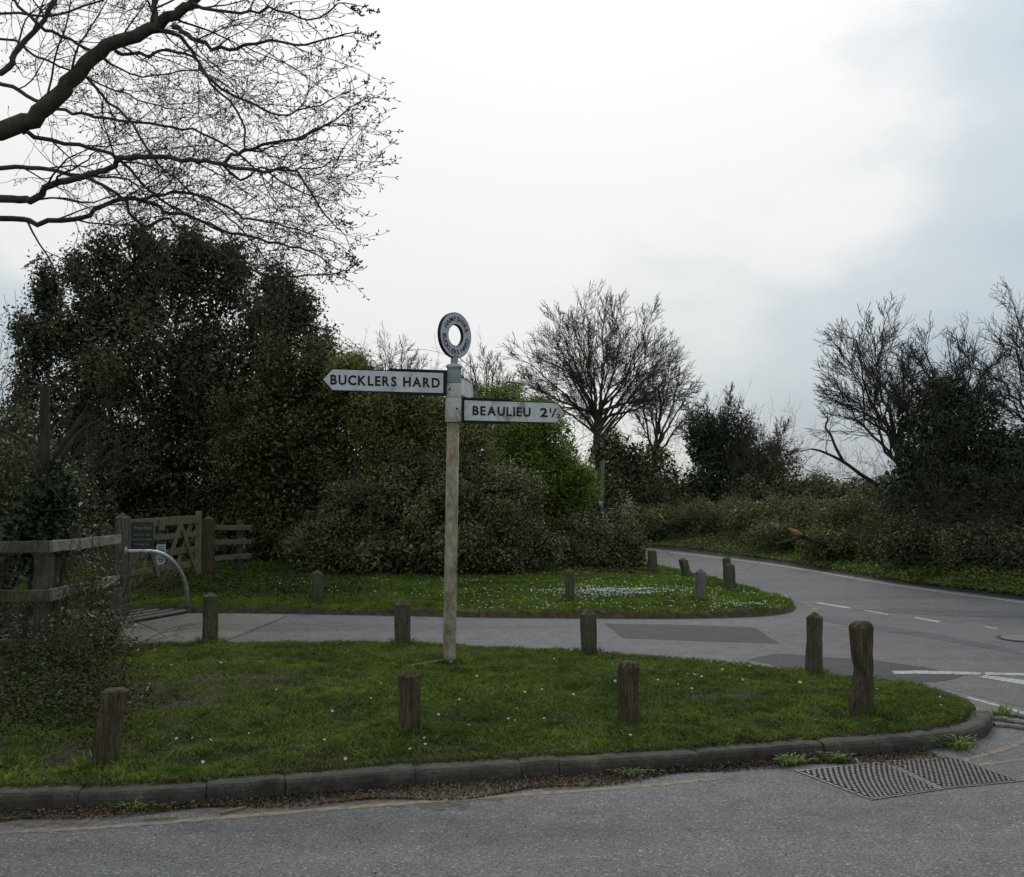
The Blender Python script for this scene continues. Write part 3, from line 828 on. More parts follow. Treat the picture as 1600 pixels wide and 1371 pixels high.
def arm(label, yaw, pxs, ymid, hpx, length, text, mat, br_len, capk, text_x, text_w, tiltdeg=0.0, two_sided=True, tipl=.09):
    """pxs: side +1 to the right, -1 to the left"""
    c0 = base + axis * h_(ymid)
    u = Vector((math.cos(yaw) * pxs, math.sin(yaw) * pxs, 0))
    if abs(tiltdeg) > 0: u = (u + Vector((0, 0, math.tan(R(tiltdeg))))).normalized()
    side = Vector((u.y, -u.x, 0)).normalized()
    n = side if side.y < 0 else -side
    v = Vector((0, 0, 1)); v = (v - u * v.dot(u)).normalized()
    s0 = rS * .97; hh = hpx * px_m / 2; L0 = s0 + length
    ol = [(s0, -hh), (L0 - tipl, -hh), (L0, 0), (L0 - tipl, hh), (s0, hh)]
    mb = MB(); mb.prism(ol, c0, u, v, n, -.012, .012)
    plate = mb.build('arm', M_BLACK, sp_root); plate['label'] = label
    e = .009
    pl = [(s0 + .028, -hh + e), (L0 - tipl - .004, -hh + e), (L0 - e * 1.5, 0), (L0 - tipl - .004, hh - e), (s0 + .028, hh - e)]
    def sub(mb, name, mat_):
        o = mb.build(name, mat_, None); o.parent = plate; o.data.transform(Matrix.Translation(-Vector(sp_root.location))); return o
    mb = MB(); mb.prism(pl, c0, u, v, n, .012, .0155); mb.prism(pl, c0, u, v, n, -.0155, -.012); sub(mb, 'face', mat)
    # channel bracket round the inner half
    mb = MB(); hb = hh + .004
    mb.prism([(s0, hb - .004), (s0 + br_len, hb - .004), (s0 + br_len, hb + .012), (s0, hb + .012)], c0, u, v, n, -.022, .022)
    mb.prism([(s0, -hb - .012), (s0 + br_len, -hb - .012), (s0 + br_len, -hb + .004), (s0, -hb + .004)], c0, u, v, n, -.022, .022)
    mb.prism([(s0 - .006, -hb + .0045), (s0 + .016, -hb + .0045), (s0 + .016, hb - .0045), (s0 - .006, hb - .0045)], c0, u, v, n, -.021, .021)
    sub(mb, 'bracket', M_BLACK)
    if text:
        uu = u * pxs          # reading direction, left to right in view
        for V, Fc in text(capk, text_w):
            mb = MB(); put_text(mb, V, Fc, c0, uu, v, n, text_x, -capk / 2, .0155, .0185)
            sub(mb, 'letter', M_BLACK)
    return plate
def t_buck(cap, w): return spaced_text('BUCKLERS HARD', cap, w)
def t_beau(cap, w):
    Ls = spaced_text('BEAULIEU', cap, w * .655)
    two = spaced_text('2', cap, w * .088)
    for V, Fc in two: V[:, 0] += w * .765
    one = spaced_text('1', cap * .46, w * .018, .006)
    for V, Fc in one: V[:, 0] += w * .876; V[:, 1] += cap * .52
    sl = spaced_text('/', cap * .95, w * .062, .004)
    for V, Fc in sl: V[:, 0] += w * .894; V[:, 1] += cap * .02
    h2 = spaced_text('2', cap * .46, w * .05, .012)
    for V, Fc in h2: V[:, 0] += w * .952; V[:, 1] -= cap * .06
    return Ls + two + one + sl + h2
arm('white pointed arm lettered BUCKLERS HARD', R(13), -1, 599.5, 34.5, 187 * px_m / math.cos(R(13)), t_buck, M_ARM, .50, 15.2 * px_m, -(173 + 12 + 3) * px_m / math.cos(R(13)) + .012, 164 * px_m / math.cos(R(13)), tiltdeg=.5)
arm('white pointed arm lettered BEAULIEU with a mileage', R(18), 1, 641, 34.5, 164 * px_m / math.cos(R(18)) * 1.02, t_beau, M_ARM2, .46, 14.6 * px_m, (12 + 17) * px_m / math.cos(R(18)), 140 * px_m / math.cos(R(18)), tiltdeg=-.4)
arm('arm pointing away behind the post', R(83), 1, 599, 30, .95, None, M_ARM2, .35, .05, 0, 0)

# ring finial
phi = R(50)
u = Vector((math.cos(phi), math.sin(phi), 0)); v = axis.copy(); v = (v - u * v.dot(u)).normalized(); n = Vector((u.y, -u.x, 0)).normalized()
rc = base + axis * h_(524.5); Ro = 36 * px_m; Ri = 16.5 * px_m
def ring_solid(name, ro, ri, t0, t1, mat, parent):
    K = 56; mb = MB(); V = []; Fc = []
    for t in (t0, t1):
        for rr in (ro, ri):
            for k in range(K):
                q = 2 * math.pi * k / K; V.append(rc + u * (rr * math.cos(q)) + v * (rr * math.sin(q)) + n * t)
    for k in range(K):
        j = (k + 1) % K
        Fc += [(k, j, K + j, K + k), (2 * K + k, 3 * K + k, 3 * K + j, 2 * K + j), (k, 2 * K + k, 2 * K + j, j), (K + k, K + j, 3 * K + j, 3 * K + k)]
    mb.add(V, Fc); return mb.build(name, mat, parent)
ring = ring_solid('ring', Ro, Ri, -.014, .014, M_BLACK, sp_root)
ring['label'] = 'grey annular finial lettered HAMPSHIRE BUCKLERS HARD'
def subp(o):
    o.parent = ring; o.data.transform(Matrix.Translation(-Vector(sp_root.location))); return o
subp(ring_solid('face', Ro - .008, Ri + .008, .014, .0165, M_RING, None))
subp(ring_solid('face', Ro - .008, Ri + .008, -.0165, -.014, M_RING, None))
mb = MB(); capk = 7.6 * px_m; rm = (Ro + Ri) / 2
def arc_text(word, a0, a1, top):
    letters = list(word); wts = [.55 if c == 'I' else (.7 if c == ' ' else (1.25 if c == 'M' else 1.0)) for c in letters]
    tot = sum(wts); acc = 0
    for ch, w in zip(letters, wts):
        am = R(a0 + (a1 - a0) * (acc + w / 2) / tot); acc += w
        if ch == ' ': continue
        V, Fc = text_mesh(ch, bold=.012); V = V.copy()
        V[:, 0] -= (V[:, 0].min() + V[:, 0].max()) / 2; capu = .7
        V[:, 1] -= capu / 2; V *= np.array((capk / capu, capk / capu, 1)); V[:, 2] = (V[:, 2] - V[:, 2].min()) / (V[:, 2].max() - V[:, 2].min())
        rad = u * math.cos(am) + v * math.sin(am); tan = u * math.sin(am) - v * math.cos(am)
        if top: tx, ty = tan, rad
        else: tx, ty = -tan, -rad
        c = rc + rad * rm
        mb = MB(); mb.add([c + tx * q[0] + ty * q[1] + n * (.0165 + .002 * q[2]) for q in V], Fc); subp(mb.build('letter', M_BLACK, None))
arc_text('HAMPSHIRE', 158, 14, True)
arc_text('BUCKLERS HARD', 178, 352, False)
mb = MB(); st = base + axis * h_(571)
mb.prism([(-5.5 * px_m, 0), (5.5 * px_m, 0), (5.0 * px_m, (h_(556) - h_(571))), (-5.0 * px_m, (h_(556) - h_(571)))], st, u, v, n, -.0135, .0165)
mb.build('stem', M_GREYBAND, sp_root)

# ------------------------------------------------------------------ bollards
def bollard(px, pyb, pyt, wpx, label, mat, z=.06, yaw=45, lean=(0, 0), cap=.35, rough=.004, notch=None, top='pyramid', seed=0, deep=1.0):
    b0 = G(px, pyb, z); dep = b0.y; s = dep / F
    ht = (pyb - pyt) * s; yawr = R(yaw)
    w = wpx * s / (abs(math.cos(yawr)) + abs(math.sin(yawr)))
    b0.y += w * .4
    t = thing('bollard', b0, label, 'bollard', 'timber verge bollards')
    dd = deep * w
    K = 32; rings = 24; V = []; Fc = []
    off = Vector((seed * 3.7, seed * 1.3, seed * 2.1))
    capz = ht - cap * w
    zs = [-.18] + [capz * i / (rings - 1) for i in range(rings)]
    lx, ly = math.tan(R(lean[0])), math.tan(R(lean[1]))
    def prof(q, sc):
        # square with small chamfer
        c, s_ = math.cos(q), math.sin(q); m_ = max(abs(c), abs(s_)); k = 1 / m_
        k = min(k, 1.37); return c * k * w / 2 * sc, s_ * k * dd / 2 * sc
    def addring(zz, sc):
        for k in range(K):
            q = 2 * math.pi * (k + .5) / K + math.pi / 4; x, y = prof(q, sc)
            nn = noise.noise(Vector((x * 14, y * 14, zz * 3)) + off) * rough * 2.2 + noise.noise(Vector((x * 55, y * 55, zz * 9)) + off) * rough
            f = 1 + nn / (w / 2)
            x2, y2 = x * f, y * f
            X = x2 * math.cos(yawr) - y2 * math.sin(yawr); Y = x2 * math.sin(yawr) + y2 * math.cos(yawr)
            if notch:
                for (ax, nz0, nr, nd) in notch:
                    side = X if ax > 0 else -X
                    if side > 0: X -= ax * nd * math.exp(-((zz / ht - nz0) / nr) ** 2) * min(1, side / (w * .4))
            V.append(b0 + Vector((X + lx * zz, Y + ly * zz, zz)))
    for zz in zs: addring(zz, 1 + .04 * (1 - zz / ht))
    levels = [(.06, .94), (.45, .55), (.85, .17)] if top == 'pyramid' else [(.2, .93), (.6, .78), (.9, .5)]
    for f, sc in levels: addring(capz + cap * w * f, sc)
    nr = len(zs) + len(levels)
    for i in range(nr - 1):
        for k in range(K):
            Fc.append((i * K + k, i * K + (k + 1) % K, (i + 1) * K + (k + 1) % K, (i + 1) * K + k))
    V.append(b0 + Vector((lx * ht, ly * ht, ht))); ap = len(V) - 1
    for k in range(K): Fc.append(((nr - 1) * K + k, (nr - 1) * K + (k + 1) % K, ap))
    mesh_obj('timber_post', V, Fc, mat, t)
    return t
bollard(160, 1180, 1080, 40, 'decayed bollard leaning right on the left of the grass island near the kerb', M_WOOD_OLD, .12, yaw=15, lean=(8, 0), cap=.12, rough=.010, top='blunt', seed=1)
bollard(637, 1142, 1049, 33, 'short reddish brown bollard in front of the signpost near the kerb', M_WOOD_OLD, .12, yaw=38, cap=.45, rough=.007, lean=(1, 0), seed=2)
bollard(985, 1123, 1036, 33, 'short blunt brown bollard in the right middle of the grass island near the kerb', M_WOOD_OLD, .12, yaw=12, cap=.3, rough=.008, top='blunt', seed=3, lean=(-1, 0))
bollard(1350, 1112, 974, 37, 'tallest rotten bollard with a notched side beside the rounded kerb corner', M_WOOD_OLD, .10, yaw=14, lean=(1.5, 0), cap=.35, rough=.009, top='blunt', notch=[(-1, .42, .12, .035), (-1, .25, .1, .02)], seed=4)
bollard(326, 1002, 927, 28, 'bollard at the driveway edge nearest the curved steel rail', M_WOOD_GREEN, .03, yaw=30, cap=.3, seed=5)
bollard(628, 1007, 937, 27, 'pointed bollard at the driveway edge just left of the signpost', M_WOOD_GREEN, .035, yaw=18, cap=.45, seed=6)
bollard(921, 1020, 952, 24, 'pointed green bollard at the driveway edge in front of the dark tarmac patch', M_WOOD_GREEN, .035, yaw=8, cap=.45, seed=7, lean=(-1, 0))
bollard(1275, 1052, 958, 30, 'tall pointed bollard at the junction edge beside the notched rotten bollard', M_WOOD_GREEN, .035, yaw=-28, cap=.4, seed=8, lean=(1, 0))
bollard(495, 944, 891, 18, 'bollard with ivy shoots on the back verge in front of the dark bushes', M_WOOD_GREEN, .09, yaw=20, cap=.4, rough=.008, seed=9)
bollard(891, 939, 890, 14, 'slim bollard on the daisy covered verge right of the signpost', M_WOOD_GREEN, .09, yaw=5, cap=.35, seed=10)
bollard(1096, 939, 889, 19, 'grey pointed bollard among daisies near the tip of the verge', M_WOOD_GREY, .09, yaw=40, cap=.5, seed=11)
bollard(1076, 905, 872, 15, 'small bollard leaning left beside the lane', M_WOOD_GREEN, .06, yaw=20, lean=(-15, 0), cap=.35, seed=12)
bollard(1137, 917, 870, 12, 'taller back bollard of the close pair at the lane edge', M_WOOD_GREEN, .06, yaw=20, cap=.4, seed=13)
bollard(1142, 922, 880, 14, 'shorter front bollard of the close pair at the lane edge', M_WOOD_GREEN, .06, yaw=15, cap=.4, seed=14)
bollard(1020, 896, 860, 13, 'mossy bollard against the low bramble bush where the lane bends', M_WOOD_GREEN, .08, yaw=10, cap=.2, rough=.008, top='blunt', seed=15)

# ------------------------------------------------------------------ fence, gate, grid
fence = thing('rail_fence', G(62, 1040, .1), 'weathered three rail timber fence overgrown by brambles at the left edge', 'fence')
cor = [P(77, 854.5, 9.1), P(76, 931, 9.1), P(74, 1008, 9.1)]
endp = [P(187, 843, 11.6), P(185, 905.5, 11.6), P(181, 975, 11.6)]
lefp = [P(-260, 857, 8.8), P(-260, 935, 8.8), P(-260, 1013, 8.8)]
for i in range(3):
    mb = MB(); mb.beam(lefp[i], cor[i] + Vector((.0, -.012, 0)), .035, .108, seed=i, seg=8); mb.build('rail', M_WOOD_FENCE, fence)
    mb = MB(); mb.beam(cor[i] + Vector((.004, .02, 0)), endp[i], .035, .108, seed=10 + i, seg=8, jit=.005); mb.build('rail', M_WOOD_PALE if i < 2 else M_WOOD_FENCE, fence)
def square_post(mb, c, w, h, yaw, cap, seed=0):
    rnd = random.Random(seed); a = R(yaw); ux = Vector((math.cos(a), math.sin(a), 0)); uy = Vector((-ux.y, ux.x, 0))
    K = [(-1, -1), (1, -1), (1, 1), (-1, 1)]; V = []; Fc = []; bev = .9
    pr = []
    for (x, y) in K:
        pr.append((x * bev if x * y > 0 else x, y if x * y > 0 else y * bev)); pr.append((x if x * y > 0 else x * bev, y * bev if x * y > 0 else y))
    zs = [-.2, 0, h * .3, h * .6, h - cap]
    for z in zs:
        for (x, y) in pr: V.append(c + ux * (x * w / 2 + rnd.uniform(-.003, .003)) + uy * (y * w / 2 + rnd.uniform(-.003, .003)) + Vector((0, 0, z)))
    for (x, y) in pr: V.append(c + ux * (x * w * .46) + uy * (y * w * .46) + Vector((0, 0, h - cap + .012)))
    nr = len(zs) + 1
    for i in range(nr - 1):
        for k in range(8): Fc.append((i * 8 + k, i * 8 + (k + 1) % 8, i * 8 + 8 + (k + 1) % 8, i * 8 + 8 + k))
    V.append(c + Vector((0, 0, h))); ap = len(V) - 1
    for k in range(8): Fc.append(((nr - 1) * 8 + k, (nr - 1) * 8 + (k + 1) % 8, ap))
    mb.add(V, Fc)
pc = P(62, 930, 9.2); mb = MB(); square_post(mb, Vector((pc.x, pc.y + .085, .0)), .14, 1.09, 4, .03); mb.build('post', M_WOOD_FENCE, fence)
pc = P(-180, 930, 8.95); mb = MB(); square_post(mb, Vector((pc.x, pc.y + .11, .0)), .14, 1.09, 4, .03, 2); mb.build('post', M_WOOD_FENCE, fence)

def gpost(name, px, pyb, pyt, wpx, yaw, label, cat, mat, cap, dep, seed=1):
    s = dep / F; c = P(px, 900, dep); c.z = 0; top = P(px, pyt, dep).z; a = R(yaw); w = wpx * s / (abs(math.cos(a)) + abs(math.sin(a)))
    t = thing(name, c, label, cat); mb = MB(); square_post(mb, c, w, top, yaw, cap, seed); mb.build('timber_post', mat, t); return t, c, w
gp, gpc, gpw = gpost('gate_post', 190, 956, 801, 31, 24, 'tall square grey gate post with pointed top beside the cattle grid', 'post', M_WOOD_GREY, .07, 12.2)
gpost('gate_post', 165, 950, 814, 24, 20, 'shorter pointed post just left of the tall gate post', 'post', M_WOOD_GREEN, .09, 13.6, 2)
hp, hpc, hpw = gpost('gate_post', 325, 915, 806, 23, 20, 'dark square hinge post between the field gate and the short fence', 'post', M_WOOD_OLD, .06, 16.4, 3)

# five bar gate
ga = P(200, 900, 14.4); gb = P(311, 900, 16.2); ga.z = gb.z = 0
gate = thing('field_gate', ga, 'mossy timber five bar field gate with diagonal braces', 'gate')
gd_ = (gb - ga); gl = gd_.length; gd_.normalize(); gn = Vector((gd_.y, -gd_.x, 0))
gtop, gbot = 1.03, .12
def bar(name, x0, z0, x1, z1, h, off, w=.03, seed=0, mat=M_WOOD_GATE):
    mb = MB(); mb.beam(ga + gd_ * x0 + gn * off + Vector((0, 0, z0)), ga + gd_ * x1 + gn * off + Vector((0, 0, z1)), w, h, seed=seed, seg=5, jit=.002, bev=.005)
    mb.build(name, mat, gate)
bar('top_rail', 0, gtop, gl, gtop, .125, 0, .05, 1)
for i, z in enumerate((.80, .57, .34, .12)): bar('bar', 0, z, gl, z, .085, 0, .028, 2 + i)
def vert(name, x, z0, z1, w, seed):
    mb = MB(); mb.beam(ga + gd_ * x + Vector((0, 0, z0)), ga + gd_ * x + Vector((0, 0, z1)), w, .09, up=gd_, seed=seed, jit=.002); mb.build(name, M_WOOD_GATE, gate)
vert('stile', .03, .05, 1.08, .06, 20); vert('stile', gl - .03, .03, 1.16, .07, 21)
for i, (x0, z0, x1, z1, o_) in enumerate([(gl * .68, .98, gl * .97, .1, .033), (gl * .68, .98, gl * .42, .08, .034), (gl * .16, .98, gl * .42, .08, .035), (gl * .16, .98, .03, .30, .033),
                                          (gl * .40, .98, gl * .16, .08, -.033), (gl * .16, .08, gl * .02, .4, -.034), (gl * .90, .95, gl * .62, .1, -.033), (gl * .62, .1, gl * .40, .98, -.034)]):
    bar('brace', x0, z0, x1, z1, .075, o_, .024, 30 + i)
bar('batten', gl * .36, .985, gl * .44, .985, .16, .042, .02, 40)
# short fence right of hinge post
sf = thing('rail_fence', P(355, 905, 16.9).xy.to_3d(), 'short four rail timber fence in deep shade right of the gate', 'fence')
for i, (ya, yb, yc, yd) in enumerate([(825, 825, 0, 0), (848, 847, 0, 0), (873, 869, 0, 0), (901, 897, 0, 0)]):
    mb = MB(); mb.beam(P(333, ya, 16.4), P(392, yb, 17.2), .035, .085, seed=50 + i); mb.build('rail', M_WOOD_GREY, sf)
c = P(374, 900, 17.05); c.z = 0; mb = MB(); square_post(mb, c, .11, 1.0, 20, .05, 6); mb.build('post', M_WOOD_OLD, sf)

# notice boards
M_BOARD = m_noise('board_green', [(.3, (.045, .052, .038)), (.7, (.065, .072, .055))], 8, 4, .6, .1, .002)
M_BLTXT = m_noise('board_text', [(.3, (.22, .23, .19)), (.7, (.34, .35, .30))], 20, 4, .6, 0)
bdep = 12.75; bs = bdep / F
bc = P(222.5, 837, bdep)
board = thing('notice_board', Vector((bc.x, bc.y, bc.z - .17)), 'dark green Private Road notice board fixed beside the tall gate post', 'sign')
byaw = R(6); bu = Vector((math.cos(byaw), math.sin(byaw), 0)); bn = Vector((bu.y, -bu.x, 0)); bv = Vector((0, 0, 1))
mb = MB(); mb.prism([(-17.5 * bs, -21 * bs), (17 * bs, -21 * bs), (17 * bs, 21 * bs), (-17.5 * bs, 21 * bs)], bc, bu, bv, bn, -.012, .012); mb.build('panel', M_BOARD, board)
mb = MB()
for txt, yy, hh, ww, xx in [('Private Road', 11.0, 6.0, 26, -12.5), ('Speed Limit 15mph', 0.3, 4.0, 25, -12.5), ('Permit Holders Only', -7.2, 4.0, 29, -15), ('No through Road', -14.6, 4.0, 22, -11)]:
    V, Fc = text_fit(txt, ww * bs, hh * bs, bold=.004); put_text(mb, V, Fc, bc, bu, bv, bn, xx * bs, yy * bs - hh * bs * .3, .012, .0135)
mb.build('lettering', M_BLTXT, board)['kind'] = 'stuff'
mb = MB(); mb.beam(bc + Vector((-.30, .05, .08)), bc + Vector((.1, .05, .08)), .03, .04); mb.build('bracket', M_IRON, board)
# paper notice on the gate
M_PAPER = m_noise('notice_paper', [(.3, (.40, .43, .50)), (.7, (.55, .58, .64))], 10, 4, .5, 0)
M_INK = m_noise('notice_ink', [(.3, (.02, .025, .04)), (.7, (.05, .055, .08))], 10, 4, .6, 0)
gx = None
for k in range(400):
    q = ga + gd_ * (gl * k / 400)
    if (q.x / q.y) * F + 800 > 249: break
nc = Vector((q.x, q.y, 0)) + gn * .055; nc.z = P(249, 865, nc.y).z; ns = nc.y / F
nu = Vector((1, .15, 0)).normalized(); nn_ = Vector((nu.y, -nu.x, 0)); nc = nc + nn_ * .05
notice = thing('paper_notice', Vector((nc.x, nc.y, nc.z - .17)), 'white laminated notice with a black header hung on the gate', 'notice')
mb = MB(); mb.prism([(-7 * ns, -19 * ns), (4 * ns, -16 * ns), (7 * ns, -13 * ns), (7 * ns, 19 * ns), (-7 * ns, 19 * ns)], nc, nu, bv, nn_, -.003, .003); mb.build('sheet', M_PAPER, notice)
mb = MB(); mb.box(nc + bv * (16.8 * ns) + nn_ * .0035, (14 * ns, .003, 4.4 * ns), (nu, nn_, bv)); mb.build('header', M_INK, notice)
mb = MB(); rr = random.Random(2)
for yy, hh, ww in [(11, 1.0, 9), (8, 1.4, 8), (4.2, 3.6, 11), (0, 1.6, 5), (-6, 1.0, 9), (-9, 2.0, 8), (-12, 1.6, 6)]:
    x = -ww / 2
    while x < ww / 2:
        wd = rr.uniform(.5, 1.1); mb.box(nc + nu * ((x + wd / 2) * ns) + bv * (yy * ns) + nn_ * .0035, (wd * ns, .0025, hh * ns), (nu, nn_, bv)); x += wd + .35
mb.build('print', M_INK, notice)['kind'] = 'stuff'
mb = MB(); mb.beam(nc + Vector((0, .03, .16)), nc + Vector((0, .18, .16)), .02, .02, up=(1, 0, 0)); mb.build('hanger', M_IRON, notice)

# curved steel rail and its neighbour
d1 = 12.25
rail = thing('steel_rail', P(292, 955, 12.9).xy.to_3d(), 'curved galvanised steel rail bending down to the verge from the gate post', 'rail')
arc = [(197, 862), (225, 862), (240, 862.5), (253, 866), (265, 873), (275, 883), (283, 895), (288.5, 908), (291.5, 922), (292, 936), (291.5, 948)]
arc = [tuple(q) for q in catmull(arc, 4)]
pts = [P(x, y, 12.05 + .75 * (i / (len(arc) - 1))) for i, (x, y) in enumerate(arc)]
pts.append(Vector((pts[-1].x, pts[-1].y, -.05)))
mb = MB(); mb.tube(pts, .025, 14); mb.build('tube', M_GALV, rail, True)
mb = MB(); mb.lathe(pts[0] - Vector((.01, 0, 0)), (1, .05, 0), [(.05, 0), (.05, .012), (.03, .014)], 14); mb.build('flange', M_GALV, rail, True)
rail2 = thing('steel_rail', P(128, 955, 13.3).xy.to_3d(), 'straight pale steel rail seen through the fence left of the gate posts', 'rail')
pa, pb = P(20, 862, 13.35), P(151, 862, 13.35)
mb = MB(); mb.tube([pa, pb], .024, 12); mb.build('tube', M_GALV, rail2, True)
mb = MB(); mb.tube([pa + Vector((.03, 0, .02)), Vector((pa.x + .03, pa.y, -.05))], .024, 12); mb.build('leg', M_GALV, rail2, True)

# cattle grid
cg0 = G(182, 976); cgd = (G(270, 960) - G(182, 976)); cgl = cgd.length; cgd.normalize(); cgn = Vector((-cgd.y, cgd.x, 0))
cgr = thing('cattle_grid', cg0, 'steel cattle grid set across the driveway beside the gate post', 'cattle grid')
A0 = cg0 - cgd * 1.6 - cgn * .12
mb = MB(); q = [A0, A0 + cgd * (cgl + 1.75), A0 + cgd * (cgl + 1.75) + cgn * 1.5, A0 + cgn * 1.5]
V = [x + Vector((0, 0, .0125)) for x in q] + [x + Vector((0, 0, .016)) for x in q]
mb.add(V, [(3, 2, 1, 0), (4, 5, 6, 7), (0, 1, 5, 4), (1, 2, 6, 5), (2, 3, 7, 6), (3, 0, 4, 7)]); mb.build('pit', M_PIT, cgr)
for i in range(9):
    a = A0 + cgn * (.02 + i * .175); mb = MB(); mb.beam(a + Vector((0, 0, .035)), a + cgd * (cgl + 1.7) + Vector((0, 0, .035)), .055, .038, bev=.012, jit=.001); mb.build('bar', M_IRON if i else M_APRON, cgr)

# drain grates in the gutter
M_CHAN = m_noise('grate_channel', [(.3, (.014, .013, .011)), (.6, (.03, .027, .023)), (.75, (.07, .058, .045))], 16, 5, 1, .3, .004)
def grate(corners, label, seed):
    c = [G(*q) for q in corners]    # near-left, near-right, far-right, far-left
    t = thing('drain_grate', (c[0] + c[2]) / 2, label, 'drain grate', 'drain grates beside the kerb')
    mb = MB(); V = [Vector((q.x, q.y, .0005)) for q in c] + [Vector((q.x, q.y, .0025)) for q in c]
    mb.add(V, [(3, 2, 1, 0), (4, 5, 6, 7), (0, 1, 5, 4), (1, 2, 6, 5), (2, 3, 7, 6), (3, 0, 4, 7)]); mb.build('channel', M_CHAN, t)
    mb = MB(); fw = .022
    for i in range(4):
        a, b = c[i], c[(i + 1) % 4]; d = (b - a).normalized(); mb.beam(a - d * fw * .5 + Vector((0, 0, .0)), b - d * fw * .55 + Vector((0, 0, .0)), fw, .009, bev=.002, jit=.001, seg=4)
    mb.build('frame', M_IRON, t)
    rows, cols = 21, 15; mb = MB()
    def bi(s, q): return (c[0] * (1 - s) + c[1] * s) * (1 - q) + (c[3] * (1 - s) + c[2] * s) * q
    for i in range(rows):
        for j in range(cols):
            s0 = (j + (.5 if i % 2 else 0)) / (cols + .5); s1 = s0 + .74 / (cols + .5); q = (i + .5) / rows
            a, b = bi(s0 + .01, q - .012), bi(s1 + .01, q + .012); up = Vector((0, 0, 1)); d = (b - a); w = (bi(s0, 1) - bi(s0, 0)).length / rows * .68
            mb.beam(a + up * .004, b + up * .004, w, .009, bev=.002, seg=1, jit=.0006, seed=seed * 1000 + i * 50 + j)
    o = mb.build('bars', M_IRON, t); o['kind'] = 'stuff'
    return t
grate([(1362, 1250), (1470, 1234), (1379, 1192), (1246, 1206)], 'left panel of the pair of iron drain grates beside the kerb', 1)
grate([(1474, 1233), (1594, 1221), (1496, 1186), (1385, 1191)], 'right panel of the pair of iron drain grates beside the kerb', 2)
mh = G(1600, 999); man = thing('manhole_cover', mh, 'small dark iron cover in the lane surface at the right edge', 'cover')
mb = MB(); mb.lathe(mh + Vector((0, 0, .005)), (0, 0, 1), [(.22, 0), (.22, .009), (.20, .012)], 24); mb.build('lid', M_IRON, man)
mb = MB(); mb.lathe(mh + Vector((0, 0, .0045)), (0, 0, 1), [(.26, 0), (.26, .006)], 24); mb.build('rim', M_PATCH, man)

# broken stone setts beside the kerb tail
rs_ = random.Random(8)
setts = bpy.data.objects.new('stone_setts', None); link(setts); setts['kind'] = 'structure'
for i in range(14):
    a = G(1565 + (i % 5) * 17 + rs_.uniform(-3, 3), 1117 + (i // 5) * 9 + (i % 5) * 2.5)
    mb = MB(); yaw = rs_.uniform(-.3, .3) - .35; ux = Vector((math.cos(yaw), math.sin(yaw), 0)); uy = Vector((-ux.y, ux.x, 0))
    mb.beam(a - ux * .045 + Vector((0, 0, .004)), a + ux * .045 + Vector((0, 0, .006)), rs_.uniform(.06, .085), .03, bev=.008, seg=2, jit=.004, seed=i); mb.build('sett', M_STONE, setts)

# marker post
mp_d = 21.0; mpb = P(938, 800, mp_d); mpb.z = 0
mk = thing('marker_post', mpb, 'slim grey post with a pale turquoise band rising behind the low bramble bush', 'post')
tp = P(942, 719, mp_d)
mb = MB(); mb.tube([mpb + Vector((0, 0, -.1)), mpb.lerp(tp, .5), tp], [.036, .034, .033], 12); mb.build('pole', M_WOOD_GREY, mk, True)
M_TURQ = m_noise('turquoise_band', [(.3, (.22, .38, .36)), (.7, (.34, .52, .48))], 20, 3, .5, 0)
q0 = mpb.lerp(tp, .52); q1 = mpb.lerp(tp, .62)
b0, b1 = P(938.6, 792, mp_d), P(939, 783, mp_d); mb = MB(); mb.tube([b0, b1], .040, 12); mb.build('band', M_TURQ, mk, True)

# ------------------------------------------------------------------ trees and shrubs
def tree(name, label, loc, polys_trunk, polys_crown, mat_t, mat_c, leaves=None, lmat=None, group=None, cat='tree'):
    t = thing(name, loc, label, cat, group)
    add_tubes('trunk', polys_trunk, mat_t, t)
    if polys_crown: add_tubes('crown', polys_crown, mat_c, t)
    if leaves is not None: mesh_obj('foliage', leaves[0], leaves[1], lmat, t)
    return t

